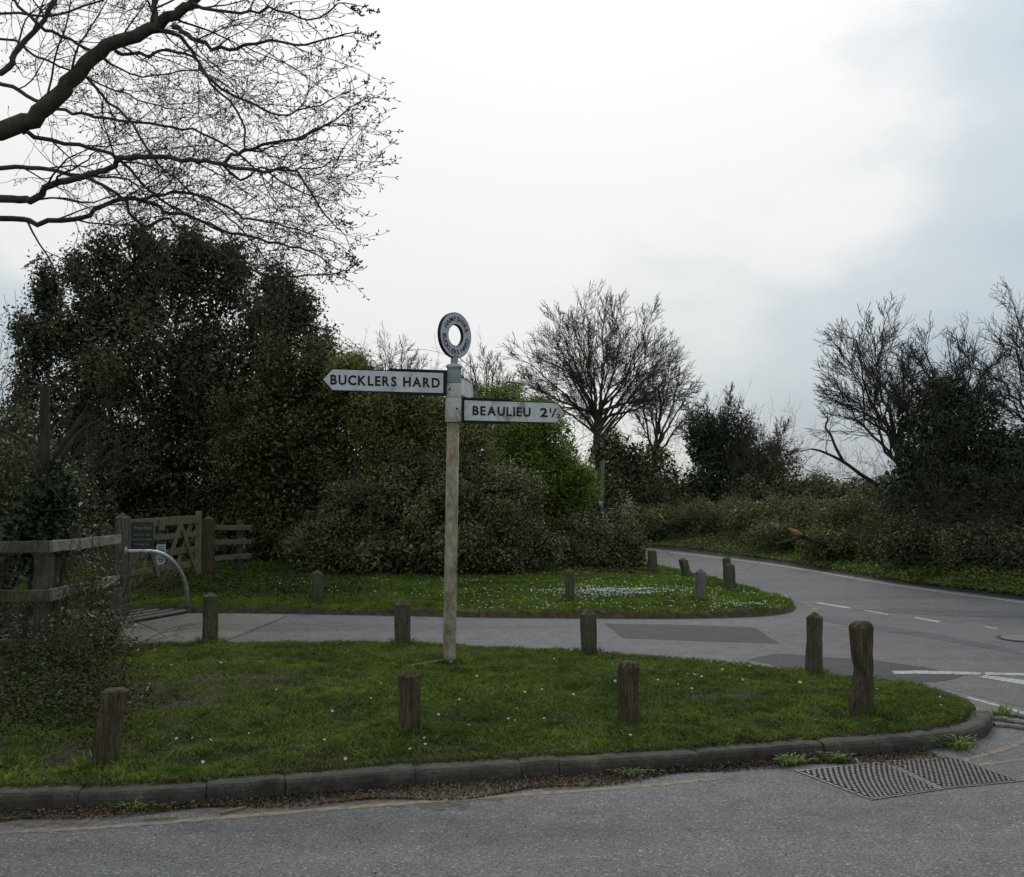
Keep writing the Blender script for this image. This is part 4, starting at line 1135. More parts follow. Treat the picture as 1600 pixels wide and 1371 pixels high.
# overhanging oak: trunk just outside the frame on the left, limbs reaching over the road
rg = random.Random(11)
oak_base = Vector((-7.6, 9.6, 0))
fork = Vector((-7.5, 9.6, 3.0))
def limb_px(pts, d0, d1, w0, w1, start=None, sub=4):
    n = len(pts); c = [P(x, y, d0 + (d1 - d0) * i / (n - 1)) for i, (x, y) in enumerate(pts)]
    if start is not None: c = [start, P(-190, pts[0][1] + (pts[0][1] - pts[1][1]) * 1.2 + 12, d0)] + c
    c = catmull([tuple(q) for q in c], sub)
    rr = np.linspace(0, 1, len(c)); rads = (w0 + (w1 - w0) * rr ** .8) / 2 * (d0 / F)
    return [Vector(q) for q in c], list(rads)
LIMBS = [
    (([(0, 206), (60, 178), (108, 130), (145, 88), (200, 60), (246, 42), (282, 20), (312, -8), (370, -60), (430, -120)]), 9.0, 8.6, 36, 10, fork),
    (([(0, 112), (22, 84), (62, 40), (92, -10), (120, -70)]), 9.6, 10, 13, 6, fork + Vector((.2, .2, .5))),
    (([(0, 312), (48, 312), (80, 287), (130, 278), (166, 264), (190, 249), (240, 246), (300, 252), (342, 255), (380, 235), (420, 225), (470, 215), (520, 190)]), 9.3, 8.5, 15, 3, fork + Vector((.1, -.1, -.4))),
    (([(0, 343), (58, 347), (130, 340), (166, 318), (222, 312), (258, 328), (300, 341), (360, 362), (420, 378), (480, 392)]), 9.8, 9.2, 11, 3, fork + Vector((.1, .2, -.5))),
    (([(0, 262), (60, 265), (112, 273), (150, 285), (188, 308), (218, 352), (255, 342), (300, 365), (350, 400), (420, 432), (490, 430)]), 9.9, 9.0, 9, 2.5, fork + Vector((.0, .3, -.1))),
    (([(0, 130), (40, 150), (100, 172), (150, 182), (200, 190), (270, 200), (330, 215), (400, 262), (470, 300)]), 10.2, 9.8, 8, 2.5, fork + Vector((.1, .4, .1))),
    (([(35, 208), (82, 219), (157, 236), (185, 248), (230, 290), (280, 330), (340, 360)]), 9.2, 9.6, 8, 3, None),
    (([(270, 42), (300, 60), (330, 72), (370, 77), (410, 66), (480, 68), (540, 53), (580, 52)]), 8.75, 8.4, 9, 2.5, None),
    (([(246, 44), (285, 62), (310, 100), (345, 140), (400, 165), (450, 180), (510, 160)]), 8.75, 9.2, 7, 2.5, None),
    (([(243, 42), (241, 10), (238, -40)]), 8.8, 8.9, 10, 6, None),
    (([(180, 80), (230, 85), (260, 80), (300, 90), (330, 130), (380, 190), (385, 235), (440, 225)]), 8.9, 8.7, 6, 2.5, None),
    (([(128, 112), (170, 160), (205, 190), (250, 260), (300, 300), (360, 340), (410, 400)]), 9.0, 9.4, 5, 2.2, None),
    (([(342, 255), (400, 266), (440, 262), (470, 275), (495, 320), (520, 350), (560, 362)]), 8.7, 8.3, 7, 2.2, None),
    (([(342, 255), (380, 280), (410, 262), (470, 268), (530, 250)]), 8.7, 9.0, 5, 2, None),
    (([(62, 40), (110, 62), (160, 90), (220, 120), (300, 110)]), 9.7, 10.2, 6, 2, None),
    (([(62, 40), (30, 10), (0, -20)]), 9.7, 9.9, 6, 4, None),
    (([(300, 5), (360, 20), (420, 15), (480, 30), (540, 5)]), 8.6, 8.3, 6, 2, None),
    (([(0, 60), (60, 90), (110, 110), (200, 150), (260, 170)]), 10.4, 10.0, 6, 2, fork + Vector((0, .6, .8))),
    (([(0, 20), (80, 25), (150, 5), (220, -20)]), 10.2, 10.4, 6, 3, fork + Vector((0, .5, 1.2))),
    (([(222, 312), (270, 300), (330, 310), (380, 340), (430, 350), (500, 372), (560, 395)]), 9.5, 9.1, 6, 2, None),
]
def px_of(q): return q.x / (q.y * CP + (q.z - EYE) * SP) * F + 800
g = Grower(21); g.keep = lambda q: max(.12, min(1.0, (640 + 30 * math.sin(q.z * 2.9 + 1) - px_of(q)) / 170)) ** (.75); trunk_polys = []; r_ = g.r
trunk_polys.append(([oak_base + Vector((0, 0, -.2)), oak_base + Vector((0, 0, .4)), oak_base + Vector((.05, 0, 1.6)), fork, fork + Vector((0, .2, 2.2)), fork + Vector((.2, .3, 4.5))], [.55, .42, .36, .33, .24, .14], 14))
TW = [dict(n=4, ratio=(.34, .60), ang=(25, 60), wander=.15, trop=(.04, 0, -.03), seg=8, t0=.2, rr=(.5, .7)),
      dict(n=3, ratio=(.35, .60), ang=(25, 60), wander=.20, trop=(.03, 0, .02), seg=5, t0=.2, rr=(.5, .75)),
      dict(n=1, ratio=(.4, .7), ang=(25, 60), wander=.24, trop=(.02, 0, .05), seg=3, t0=.3, rr=(.6, .8)),
      dict(wander=.25, seg=2, rmin=.0021)]
for pts_px, d0, d1, w0, w1, st in LIMBS:
    pts_px = [q for q in pts_px if q[0] < 550 + 25 * math.sin(q[1] * .03)]
    pts, rads = limb_px(pts_px, d0, d1, w0, w1, st)
    for i in range(1, len(pts) - 1): pts[i] = pts[i] + g.rv() * .010
    (trunk_polys if w0 > 9 else g.polys).append((pts, rads, 10 if w0 > 9 else 6))
    s0 = 9 if st is not None else 1
    ln = sum((pts[i + 1] - pts[i]).length for i in range(s0, len(pts) - 1))
    nch = int(ln * 3.4) + 2
    for c in range(nch):
        f = s0 + (len(pts) - 1 - s0) * (c + r_.random()) / nch; i = min(int(f), len(pts) - 2); q = pts[i].lerp(pts[i + 1], f - i)
        d = (pts[i + 1] - pts[i]).normalized(); ax = d.cross(g.rv()).normalized()
        cd = Matrix.Rotation(R(r_.uniform(25, 70)), 3, ax) @ d
        cd = (cd + Vector((.25, 0, -.08))).normalized()
        big = 1 - .55 * f / len(pts)
        g.grow(q, cd, r_.uniform(.5, 1.5) * big, max(.0055, min(rads[i] * .45, .013)), 0, TW)
    g.grow(pts[-1], (pts[-1] - pts[-2]).normalized(), .5, max(rads[-1], .005), 0, TW)
# buds at the twig ends
bud = []
for p, d in g.tips:
    bud.append(([p - d * .004, p + d * .008, p + d * .024], [.003, .0065, .001], 3))
oak = tree('oak_tree', 'bare tree with budding limbs reaching over from the top left', oak_base, trunk_polys, g.polys + bud, M_BARK, M_TWIG)
oak_twigs = len(g.polys)

# holly: dense dark evergreen behind the gate
hb = [(105, 520, 20, 55, 60), (75, 470, 20, 26, 40), (180, 470, 20, 75, 80), (255, 420, 20, 70, 65), (330, 440, 20.4, 75, 75), (420, 500, 20, 70, 75), (240, 560, 20, 150, 110), (380, 600, 20, 120, 110),
      (120, 640, 20, 70, 90), (150, 760, 20.3, 110, 110), (280, 720, 20.6, 150, 120), (430, 720, 20.6, 130, 130), (330, 850, 21, 170, 80), (480, 840, 21, 130, 90), (55, 560, 20, 32, 55), (70, 440, 20, 22, 38), (38, 515, 20, 22, 36), (120, 425, 20, 26, 42), (165, 395, 20, 28, 40), (222, 378, 20, 28, 36), (300, 385, 20, 30, 40), (365, 405, 20, 30, 40), (430, 440, 20, 30, 40), (470, 490, 20, 32, 42), (500, 540, 20, 30, 40), (40, 620, 20, 26, 50), (45, 700, 20.4, 40, 70)]
blobs = [blob_m(*b) for b in hb]
V, Fq = foliage(blobs, 150000, .078, 31, sub=26, subr=(.16, .36), clump=12, cr=.115, inner=.20, up=.35, aspect=.5, reach=1.10)
hbase = Vector((P(270, 900, 20).x, 20.9, 0)); gh = Grower(32)
HS = [dict(n=9, ratio=(.45, .75), ang=(22, 50), wander=.05, trop=(0, 0, .06), seg=6, t0=.12), dict(n=6, ratio=(.4, .65), ang=(25, 50), wander=.1, trop=(0, 0, .08), seg=5, t0=.2),
      dict(n=4, ratio=(.4, .6), ang=(25, 55), wander=.14, seg=3), dict(wander=.15, seg=2, rmin=.006)]
for k, (dx, lean) in enumerate([(0, (0, 0)), (-.9, (-.3, 0)), (.8, (.25, .05)), (-.3, (-.12, .1)), (.35, (.12, -.1))]):
    gh.grow(hbase + Vector((dx, gh.r.uniform(-.3, .3), -.1)), (lean[0], lean[1], 1), 3.3 - abs(dx) * .5, .10, 0, HS)
tree('holly_tree', 'large dense dark evergreen tree rising behind the field gate', hbase, [q for q in gh.polys if q[1][0] > .03], [q for q in gh.polys if q[1][0] <= .03], M_BARK_FAR, M_BARK_FAR, (V, Fq), M_HOLLY)

# big dark evergreen shrub to the right of it
shrub('evergreen_shrub', 'tall dark evergreen shrub with an olive top left of the signpost arm', 'shrub',
      [(470, 580, 18.8, 85, 75), (535, 600, 18.8, 65, 65), (430, 690, 18.8, 120, 110), (540, 690, 18.8, 110, 105), (480, 790, 19, 140, 90), (600, 780, 18.8, 100, 110), (600, 860, 18.8, 110, 70), (400, 830, 19.4, 120, 80)], 80000, .062, M_EVER, 41, sub=28, subr=(.16, .34), cr=.08, clump=14, stems=12, twigs=22, inner=.2, stem_mat=M_TWIG)
shrub('olive_shrub', 'olive green shrub directly behind the signpost arms', 'shrub',
      [(590, 640, 17.8, 70, 62), (650, 655, 17.8, 75, 62), (720, 660, 18.2, 70, 58), (640, 710, 17.9, 100, 60), (545, 590, 18.0, 50, 45), (690, 710, 18.0, 90, 60)], 42000, .058, M_OLIVE, 42, sub=24, subr=(.18, .36), cr=.09, stems=20, twigs=50, twig_ln=(.4, 1.0), stem_mat=M_TWIG)
shrub('bramble_mound', 'broad mound of dark bramble spilling onto the verge behind the signpost', 'shrub',
      [(640, 785, 17.2, 95, 85), (560, 820, 17.1, 75, 75), (720, 775, 17.1, 90, 75), (790, 810, 17.0, 75, 75), (690, 850, 16.8, 120, 55), (600, 870, 16.8, 90, 45), (830, 860, 16.9, 50, 42), (660, 745, 17.4, 90, 45), (500, 860, 17.0, 70, 55), (740, 850, 16.8, 110, 60)], 85000, .055, M_BRAM, 43, sub=34, subr=(.14, .30), cr=.07, clump=12, stems=50, inner=.2, reach=1.1)
shrub('spring_shrub', 'bright yellow green shrub in fresh leaf right of the signpost', 'shrub',
      [(800, 670, 20.3, 75, 60), (850, 700, 20.0, 65, 65), (870, 760, 19.8, 62, 62), (905, 755, 19.6, 36, 50), (810, 740, 20.0, 80, 75), (775, 630, 20.6, 50, 42), (840, 650, 20.4, 42, 36), (880, 810, 19.8, 60, 60)], 46000, .055, M_BRIGHT, 44, sub=26, subr=(.16, .34), cr=.08, stems=25, twigs=30, stem_mat=M_TWIG)
shrub('bramble_bush', 'low rounded bramble bush where the lane bends behind the mossy bollard', 'shrub',
      [(950, 835, 18.4, 55, 45), (905, 850, 18.2, 45, 45), (985, 855, 18.4, 30, 36), (930, 870, 18.0, 60, 28)], 22000, .05, M_BRAM, 45, sub=28, subr=(.16, .32), cr=.06, clump=12, stems=22, inner=.25, reach=1.1)
# hedge wood behind, right of centre
def far_shrub(label, blobs, n, leaf, mat, seed, tw, **kw):
    return shrub('hedge_shrub', label, 'shrub', blobs, n, leaf, mat, seed, group='hedge shrubs along the far side of the lane', stem_mat=M_BARK_FAR, stems=6, twigs=tw // 2, twig_ln=(.5, 1.2), **kw)
far_shrub('dark leafy hedge shrub below the rounded bare tree', [(960, 720, 31, 50, 60), (1010, 740, 31, 60, 60), (940, 780, 30, 50, 50), (1040, 790, 30, 60, 45)], 15000, .085, M_EVER, 51, 130, inner=.35, cr=.12)
far_shrub('ivy covered tall hedge shrub in the middle distance left of the sky gap', [(1100, 690, 31, 35, 60), (1140, 700, 31, 45, 62), (1120, 760, 30.5, 70, 50), (1170, 740, 30.5, 45, 45)], 15000, .085, M_IVY, 52, 130, inner=.35, cr=.11)
far_shrub('twiggy thin hedge shrub leaning right beside the sky gap', [(1200, 720, 30, 40, 40), (1220, 760, 29, 45, 40), (1180, 780, 29, 60, 35)], 5000, .08, M_BRAM, 53, 190, inner=.3, cr=.12)
far_shrub('low far hedge shrub under the sky gap', [(1280, 765, 30, 55, 28), (1340, 770, 29, 45, 30), (1400, 770, 28, 50, 40)], 7000, .08, M_BRAM, 54, 70, inner=.3)
for i, (lab, bl, n_) in enumerate([('tangled brown bramble bank beneath the far hedge where the lane bends', [(1040, 815, 26, 60, 26), (1110, 810, 25.5, 60, 32), (1000, 820, 26, 40, 24)], 13000),
                                  ('green bramble bank beneath the sky gap', [(1190, 810, 24, 65, 36), (1260, 812, 22.6, 65, 42), (1230, 835, 22, 70, 26)], 18000),
                                  ('bramble bank heaped with cut branches before the dark thicket', [(1330, 815, 20.8, 65, 50), (1300, 850, 19.8, 60, 30), (1390, 840, 19.2, 50, 45)], 18000)]):
    shrub('bramble_bank', lab, 'shrub', bl, n_, .055, M_BANK, 60 + i, stems=22, group='bramble banks beyond the lane', sub=26, subr=(.16, .34), cr=.08, inner=.3, stem_mat=M_CANE, reach=1.12)
# right hand thicket
shrub('ivy_thicket', 'dark ivy clad thicket at the right edge beyond the lane', 'shrub',
      [(1450, 690, 18.4, 60, 60), (1520, 670, 18.4, 60, 60), (1480, 620, 18.8, 55, 40), (1580, 720, 18.0, 60, 65), (1420, 770, 18.2, 60, 60), (1500, 780, 17.8, 80, 70), (1600, 800, 17.4, 80, 70), (1680, 770, 17.2, 90, 90), (1560, 745, 18.6, 80, 70), (1480, 740, 18.8, 80, 60), (1640, 735, 18.8, 90, 70)], 60000, .06, M_IVY, 71, sub=24, subr=(.14, .32), cr=.10, clump=10, inner=.2, stems=20, twigs=120, twig_ln=(.5, 1.2), stem_mat=M_TWIG)
shrub('bramble_thicket', 'tangle of dead brown canes at the foot of the right hand thicket', 'shrub',
      [(1430, 850, 17.3, 70, 50), (1520, 860, 16.6, 80, 55), (1610, 870, 16.0, 80, 60), (1700, 880, 15.6, 80, 60)], 30000, .05, M_BRAM, 72, sub=24, subr=(.16, .34), cr=.08, inner=.3, stems=150, twigs=120, twig_ln=(.5, 1.2), stem_mat=M_DEAD)

# bare trees in the distance
def bare(label, bx, by, dep, hpx_top, spread, seed, nmain=10, lean=(0, 0), dens=(7, 6, 5), trunk_r=.16, group='bare trees along the horizon', up=.05, trunk_f=.55, ang=(14, 62), mat=M_BARK_FAR, rmin=.008):
    b = P(bx, by, dep); b.z = 0; top = P(bx, hpx_top, dep).z
    g = Grower(seed)
    H_ = top * .34
    S = [dict(n=nmain, ratio=(1.35, 1.65), ang=ang, wander=.05, trop=(0, 0, .03), seg=7, t0=trunk_f, rr=(.32, .52)),
         dict(n=dens[0] + 4, ratio=(.24, .42), ang=(22, 55), wander=.08, trop=(0, 0, up), seg=8, t0=.38, rr=(.45, .65), bias=.7),
         dict(n=dens[1], ratio=(.42, .68), ang=(22, 52), wander=.13, trop=(0, 0, up), seg=4, t0=.2, rr=(.5, .7)),
         dict(n=dens[2], ratio=(.45, .7), ang=(22, 55), wander=.16, trop=(0, 0, up), seg=3, t0=.2, rr=(.55, .75)),
         dict(wander=.18, seg=2, rmin=rmin, trop=(0, 0, up))]
    g.grow(b + Vector((0, 0, -.1)), (lean[0], lean[1], 1), H_, trunk_r, 0, S)
    # scale so that the crown top is where it should be
    mz = max(p[0][-1].z for p in g.polys); k = top / mz
    polys = [([b + Vector(((q - b).x * k * spread, (q - b).y * k * spread, q.z * k)) for q in pts], rr, s) for pts, rr, s in g.polys]
    return tree('bare_tree', label, b, [p for p in polys if p[1][0] > .05], [p for p in polys if p[1][0] <= .05], mat, mat, group=group)
def dome_tree(label, bx, dep, fork, cen, rx, rz, nl, seed, trunk_r=.2, rmin=.006, wander=.04, sec=11, mat=M_BARK_FAR, limb_w=.34, low=1.0, twig=(5, 3)):
    b = P(bx, 760, dep); b.z = 0; fk = P(*fork, dep); c = P(*cen, dep); sc = dep / F
    g = Grower(seed); r = g.r
    tr = [b + Vector((0, 0, -.1))] + [b.lerp(fk, t) + g.rv() * .04 for t in (.25, .5, .75)] + [fk]
    trunk = [(tr, list(np.linspace(trunk_r, trunk_r * .7, 5)), 9)]
    TS = lambda d: [dict(n=twig[0], ratio=(.34, .58), ang=(22, 52), wander=.11, trop=d * .05 + Vector((0, 0, .03)), seg=5, t0=.15, rr=(.5, .7), bias=.9),
                    dict(n=twig[1], ratio=(.4, .65), ang=(22, 52), wander=.14, trop=d * .05 + Vector((0, 0, .04)), seg=3, t0=.15, rr=(.55, .8), bias=.9),
                    dict(wander=.16, seg=2, rmin=rmin, trop=d * .05)]
    for i in range(nl):
        u_ = (i + .5) / nl; ct = 1 - u_ * low; st_ = math.sqrt(max(0, 1 - ct * ct)); ph = i * 2.39996 + r.uniform(-.3, .3)
        dn = Vector((st_ * math.cos(ph), st_ * math.sin(ph), ct))
        end = c + Vector((dn.x * rx, dn.y * rx * .9, dn.z * rz)) * sc * r.uniform(.78, .98)
        a0 = b.lerp(fk, r.uniform(.72, 1.0)); Ln = (end - a0).length
        mid = a0.lerp(end, .45) + Vector((0, 0, .10 * Ln * st_ - .03 * Ln)) + g.rv() * wander * Ln
        n_ = 10; pts = []
        for k in range(n_ + 1):
            t = k / n_; pts.append(a0 * (1 - t) ** 2 + mid * 2 * t * (1 - t) + end * t * t + g.rv() * wander * .25 * Ln * min(t * 3, 1))
        r0 = trunk_r * limb_w * r.uniform(.7, 1.1); rads = [r0 * (1 - t) ** 1.1 + .009 for t in np.linspace(0, 1, n_ + 1)]
        g.polys.append((pts, rads, 6))
        for k in range(sec):
            t = .30 + .70 * ((k + r.random()) / sec) ** .8; f = min(t * n_, n_ - .01); j = int(f); q = pts[j].lerp(pts[j + 1], f - j); d = (pts[j + 1] - pts[j]).normalized()
            ax = d.cross(g.rv()).normalized(); cd = (Matrix.Rotation(R(r.uniform(22, 52)), 3, ax) @ d + dn * .25).normalized()
            g.grow(q, cd, Ln * r.uniform(.18, .34) * (1.15 - .5 * t), max(rads[j] * .55, rmin * 1.4), 0, TS(dn))
        g.grow(pts[-1], (pts[-1] - pts[-2]).normalized(), Ln * .14, rads[-1], 0, TS(dn))
    return tree('bare_tree', label, b, trunk, g.polys, mat, mat, group='bare trees along the horizon')
dome_tree('large rounded bare tree in the middle distance right of the signpost', 940, 33, (934, 640), (940, 628), 150, 162, 34, 81, .15, .0062, sec=11, limb_w=.27, low=1.12, twig=(6, 3))
dome_tree('slender bare tree at the right flank of the large rounded bare tree', 1020, 32, (1025, 690), (1040, 660), 50, 115, 10, 82, .11, .006, wander=.06, sec=8)
dome_tree('bare tree top seen above the left signpost arm', 615, 34, (615, 660), (615, 625), 75, 92, 14, 83, .14, .0055, sec=8)
dome_tree('bare tree top seen just right of the signpost ring', 760, 33, (760, 670), (760, 635), 60, 76, 12, 84, .13, .0055, sec=8)
dome_tree('small bare tree between the hedge shrubs left of the sky gap', 1125, 31, (1120, 720), (1125, 690), 60, 76, 12, 85, .10, .006, sec=8, wander=.07)
dome_tree('bare tree leaning left out of the right hand thicket', 1440, 19, (1400, 690), (1365, 650), 88, 150, 16, 86, .075, .0042, wander=.10, sec=11, mat=M_TWIG, low=.85)
dome_tree('spreading bare tree rising from the middle of the right hand thicket', 1490, 19.2, (1490, 700), (1475, 650), 95, 125, 15, 87, .075, .0042, wander=.10, sec=10, mat=M_TWIG, low=.9)
dome_tree('bare tree cut by the right edge of the view', 1660, 18.6, (1650, 680), (1630, 640), 110, 175, 16, 88, .09, .0042, wander=.10, sec=11, mat=M_TWIG, low=.95)
dome_tree('low bare tree spreading right over the hedge beside the sky gap', 1185, 29.5, (1195, 745), (1205, 730), 55, 60, 10, 89, .08, .006, wander=.08, sec=8)
# broken leaning bough in the gap
gb_ = Grower(91); r_ = gb_.r
c = catmull([tuple(P(x, y, 19.5)) for x, y in [(1385, 765), (1350, 745), (1318, 722), (1285, 706), (1268, 702)]], 4); gb_.polys.append(([Vector(q) for q in c], list(np.linspace(.045, .015, len(c))), 7))
c2 = catmull([tuple(P(x, y, 19.5)) for x, y in [(1318, 722), (1306, 700), (1298, 680), (1290, 668), (1294, 655)]], 4); gb_.polys.append(([Vector(q) for q in c2], list(np.linspace(.03, .016, len(c2))), 7))
TB = [dict(n=3, ratio=(.4, .6), ang=(30, 60), wander=.2, seg=4), dict(n=2, ratio=(.4, .6), ang=(30, 60), wander=.2, seg=3), dict(wander=.2, seg=2, rmin=.004)]
for q, d, l in [(c2[-1], (-.5, 0, .6), .2), (c2[-2], (.6, 0, .5), .25), (c2[-3], (.4, 0, .8), .2), (c[-1], (-.9, 0, -.1), .9), (c[-6], (-.3, 0, .5), .5), (c[4], (-.2, 0, -.5), .5), (c2[6], (-.6, 0, .2), .3)]:
    gb_.grow(q, d, l, .012, 0, TB)
bt = thing('broken_bough', Vector((c[0][0], c[0][1], 0)), 'gnarled dead bough sticking out left of the right hand thicket', 'bough')
add_tubes('bough', gb_.polys[:2] + [([Vector((c[0][0], c[0][1], -.1)), Vector((c[0][0] + .05, c[0][1], .7)), Vector(c[0])], [.07, .06, .045], 7)], M_DEAD, bt)
add_tubes('twigs', gb_.polys[2:], M_DEAD, bt)['kind'] = 'stuff'

# cut stump with ivy behind the left fence
st_d = 10.2; sb = P(72, 900, st_d); sb.z = 0
gs = Grower(95); r_ = gs.r
tp = P(70, 605, st_d)
stump = thing('pollard_stump', sb, 'dead sawn off trunk with stub branches and ivy behind the left fence', 'tree stump')
pts = [sb + Vector((0, 0, -.1)), sb.lerp(tp, .3) + Vector((.04, 0, 0)), sb.lerp(tp, .6), sb.lerp(tp, .85), tp]
main = [(pts, [.10, .075, .052, .046, .044], 10)]
for q in [[(80, 730), (100, 690), (125, 655), (140, 632)], [(78, 760), (105, 700), (130, 672), (160, 655)], [(62, 735), (45, 700), (20, 680), (-10, 668)], [(66, 610), (58, 600), (45, 596)]]:
    c = catmull([tuple(P(x, y, st_d + r_.uniform(-.15, .15))) for x, y in q], 3); main.append(([Vector(z) for z in c], list(np.linspace(.030, .012, len(c))), 7))
add_tubes('trunk', main, M_DEAD, stump)
for k in range(12):
    q = sb.lerp(tp, r_.uniform(.25, .7)); gs.grow(q, (r_.gauss(0, .8), r_.gauss(0, .6), r_.uniform(-.2, .6)), r_.uniform(.3, .9), .008, 0, TB)
add_tubes('twigs', gs.polys, M_DEAD, stump)['kind'] = 'stuff'
V, Fq = foliage([blob_m(75, 800, st_d, 34, 70), blob_m(95, 770, st_d - .1, 26, 40), blob_m(50, 850, st_d - .2, 40, 50)], 5200, .06, 96, sub=16, cr=.06, aspect=.8, inner=.1)
mesh_obj('ivy', V, Fq, M_IVY, stump)
# left edge scrub
shrub('hedge_scrub', 'half bare scrub with a few pale leaves at the left edge behind the fence', 'shrub',
      [(20, 760, 10.6, 70, 80), (-60, 720, 10.8, 70, 90), (60, 830, 10.4, 60, 60), (-20, 860, 10.4, 80, 70), (110, 850, 10.9, 40, 50), (10, 680, 11.5, 50, 50), (-40, 800, 11.6, 90, 90), (60, 760, 12, 60, 90)], 24000, .055, M_BRAM, 101, sub=20, cr=.09, clump=8, inner=.03, stems=20, twigs=90, twig_ln=(.4, 1.0), stem_mat=M_DEAD)
shrub('fence_bramble', 'brown bramble with sparse leaves grown through the right end of the left fence', 'shrub',
      [(150, 930, 9.9, 45, 55), (110, 980, 9.2, 60, 40), (170, 1000, 9.5, 40, 45), (70, 1045, 8.7, 70, 22), (10, 970, 9.6, 60, 40)], 3600, .042, M_BRAM, 102, sub=20, cr=.07, clump=8, inner=.05, stems=30, cane_ln=(.3, .8), twigs=70, twig_ln=(.25, .6), stem_mat=M_CANE)
# dead leaves caught in the bramble and on the ground by it
def scatter_leaves(name, pts_fn, n, seed, leaf, mat, label=None, cat=None, up=1.0, aspect=.6, kind='stuff'):
    rs = np.random.RandomState(seed); C = pts_fn(rs, n); Nn = np.tile(np.array((0, 0, up)), (len(C), 1)) + rs.normal(0, .45, size=C.shape)
    V, Fq = leaf_quads(C, Nn, leaf * rs.uniform(.5, 1.3, len(C)), leaf * aspect * rs.uniform(.6, 1.2, len(C)), rs)
    o = mesh_obj(name, V, Fq, mat); o['kind'] = kind
    if label: tag(o, label, cat)
    return o
def px_scatter(x0, x1, y0, y1, hfn, zj=.02):
    def fn(rs, n):
        px = rs.uniform(x0, x1, n) + rs.normal(0, .10 * min(300, x1 - x0), n); py = rs.uniform(y0, y1, n) + rs.normal(0, .12 * (y1 - y0), n); C = np.array([G(a, b, .08) for a, b in zip(px, py)])
        z, d = hfn(C[:, 0], C[:, 1]); C[:, 2] = np.maximum(z, 0) + np.abs(rs.normal(0, zj, n)) + .004; return C
    return fn
scatter_leaves('dead_leaves', px_scatter(-30, 215, 1015, 1110, isl_h, .05), 380, 5, .055, M_DEADLEAF, 'brown dead leaves under the brambles by the left fence', 'leaves')
scatter_leaves('ground_ivy', px_scatter(-300, 190, 1020, 1150, isl_h, .10), 16000, 6, .034, M_GIVY, 'dark ivy and weeds creeping below the left fence', 'ground cover', aspect=.8)
scatter_leaves('dead_leaves', px_scatter(860, 1015, 884, 900, ver_h, .03), 1500, 7, .07, M_DEADLEAF, 'russet dead leaves heaped under the low bramble bush', 'leaves')
scatter_leaves('ground_ivy', px_scatter(200, 560, 893, 935, ver_h, .05), 8000, 8, .04, M_GIVY, 'dark creeping plants on the shaded verge below the gate', 'ground cover', aspect=.8)

# verge weeds beyond the lane
def bank_pts(rs, n):
    xs = rs.rand(n); C = []
    line = catmull(g2([(880, 845), (1015, 854), (1200, 876), (1400, 909), (1600, 935), (1800, 960), (2100, 1000)], .02), 8); line = np.array(line)
    i = rs.randint(0, len(line) - 1, n); f = rs.rand(n); p = line[i] + (line[i + 1] - line[i]) * f[:, None]
    t = line[i + 1] - line[i]; t /= np.linalg.norm(t, axis=1, keepdims=True); nr = np.stack([-t[:, 1], t[:, 0]], 1)
    w = np.abs(rs.normal(0, .75, n)); p = p + nr * (w + .02)[:, None]
    z, d = bank_h(p[:, 0], p[:, 1]); h = np.clip(w * .25, .01, .22) * rs.rand(n) + .02
    return np.stack([p[:, 0], p[:, 1], np.maximum(z, 0) + h], 1)
scatter_leaves('verge_weeds', bank_pts, 26000, 9, .06, M_WEED, 'green weeds along the far edge of the lane', 'weeds', up=.7)
scatter_leaves('dead_leaves', bank_pts, 5000, 10, .05, M_DEADLEAF, 'brown leaf litter among the weeds along the far lane edge', 'leaves')

# ------------------------------------------------------------------ grass
def blades(name, fn, box, n, hgt, wid, seed, mat, dens=None, dmin=.0, label='', cat='grass'):
    rs = np.random.RandomState(seed); x = rs.uniform(box[0], box[1], n); y = rs.uniform(box[2], box[3], n)
    # keep only what the view (with a margin) could show
    k = np.abs(x) < y * .62 + .5; x, y = x[k], y[k]
    z, d = fn(x, y); k = d > dmin
    if dens is not None: k &= rs.rand(len(x)) < dens(x, y, d)
    x, y, z = x[k], y[k], z[k]; m_ = len(x)
    pn = .5 * smooth_noise(x, y, .35, seed + 1) + .5 * smooth_noise(x, y, .11, seed + 2) ** 1.5 * 1.6; h = hgt * (.45 + .9 * pn) * rs.uniform(.5, 1.3, m_)
    a = rs.uniform(0, 2 * math.pi, m_); lean = np.abs(rs.normal(0, .75, m_)) * h
    la = rs.uniform(0, 2 * math.pi, m_); w = wid * rs.uniform(.6, 1.3, m_)
    b = np.stack([x, y, z - .004], 1); s = np.stack([np.cos(a), np.sin(a), np.zeros(m_)], 1) * w[:, None] / 2
    tip = b + np.stack([np.cos(la) * lean, np.sin(la) * lean, h], 1)
    mid = b + np.stack([np.cos(la) * lean * .35, np.sin(la) * lean * .35, h * .62], 1)
    V = np.stack([b - s, b + s, mid + s * .7, tip, ], 1).reshape(-1, 3)
    o = mesh_obj(name, V, np.arange(m_ * 4).reshape(m_, 4), mat); tag(o, label, cat, kind='stuff'); return o
bare_spots = [(*G(300, 1105, .1)[:2], .55, .18), (*G(360, 1060, .1)[:2], .4, .15), (*G(1090, 1090, .1)[:2], .25, .12), (*G(1180, 1085, .1)[:2], .2, .1), (*G(775, 1080, .1)[:2], .22, .12),
              (*G(1318, 1112, .1)[:2], .16, .12), (*G(1385, 1118, .1)[:2], .14, .08), (*G(690, 1036, .1)[:2], .3, .12), (*G(60, 1085, .1)[:2], 1.2, .5), (*G(160, 1172, .1)[:2], .3, .2)]
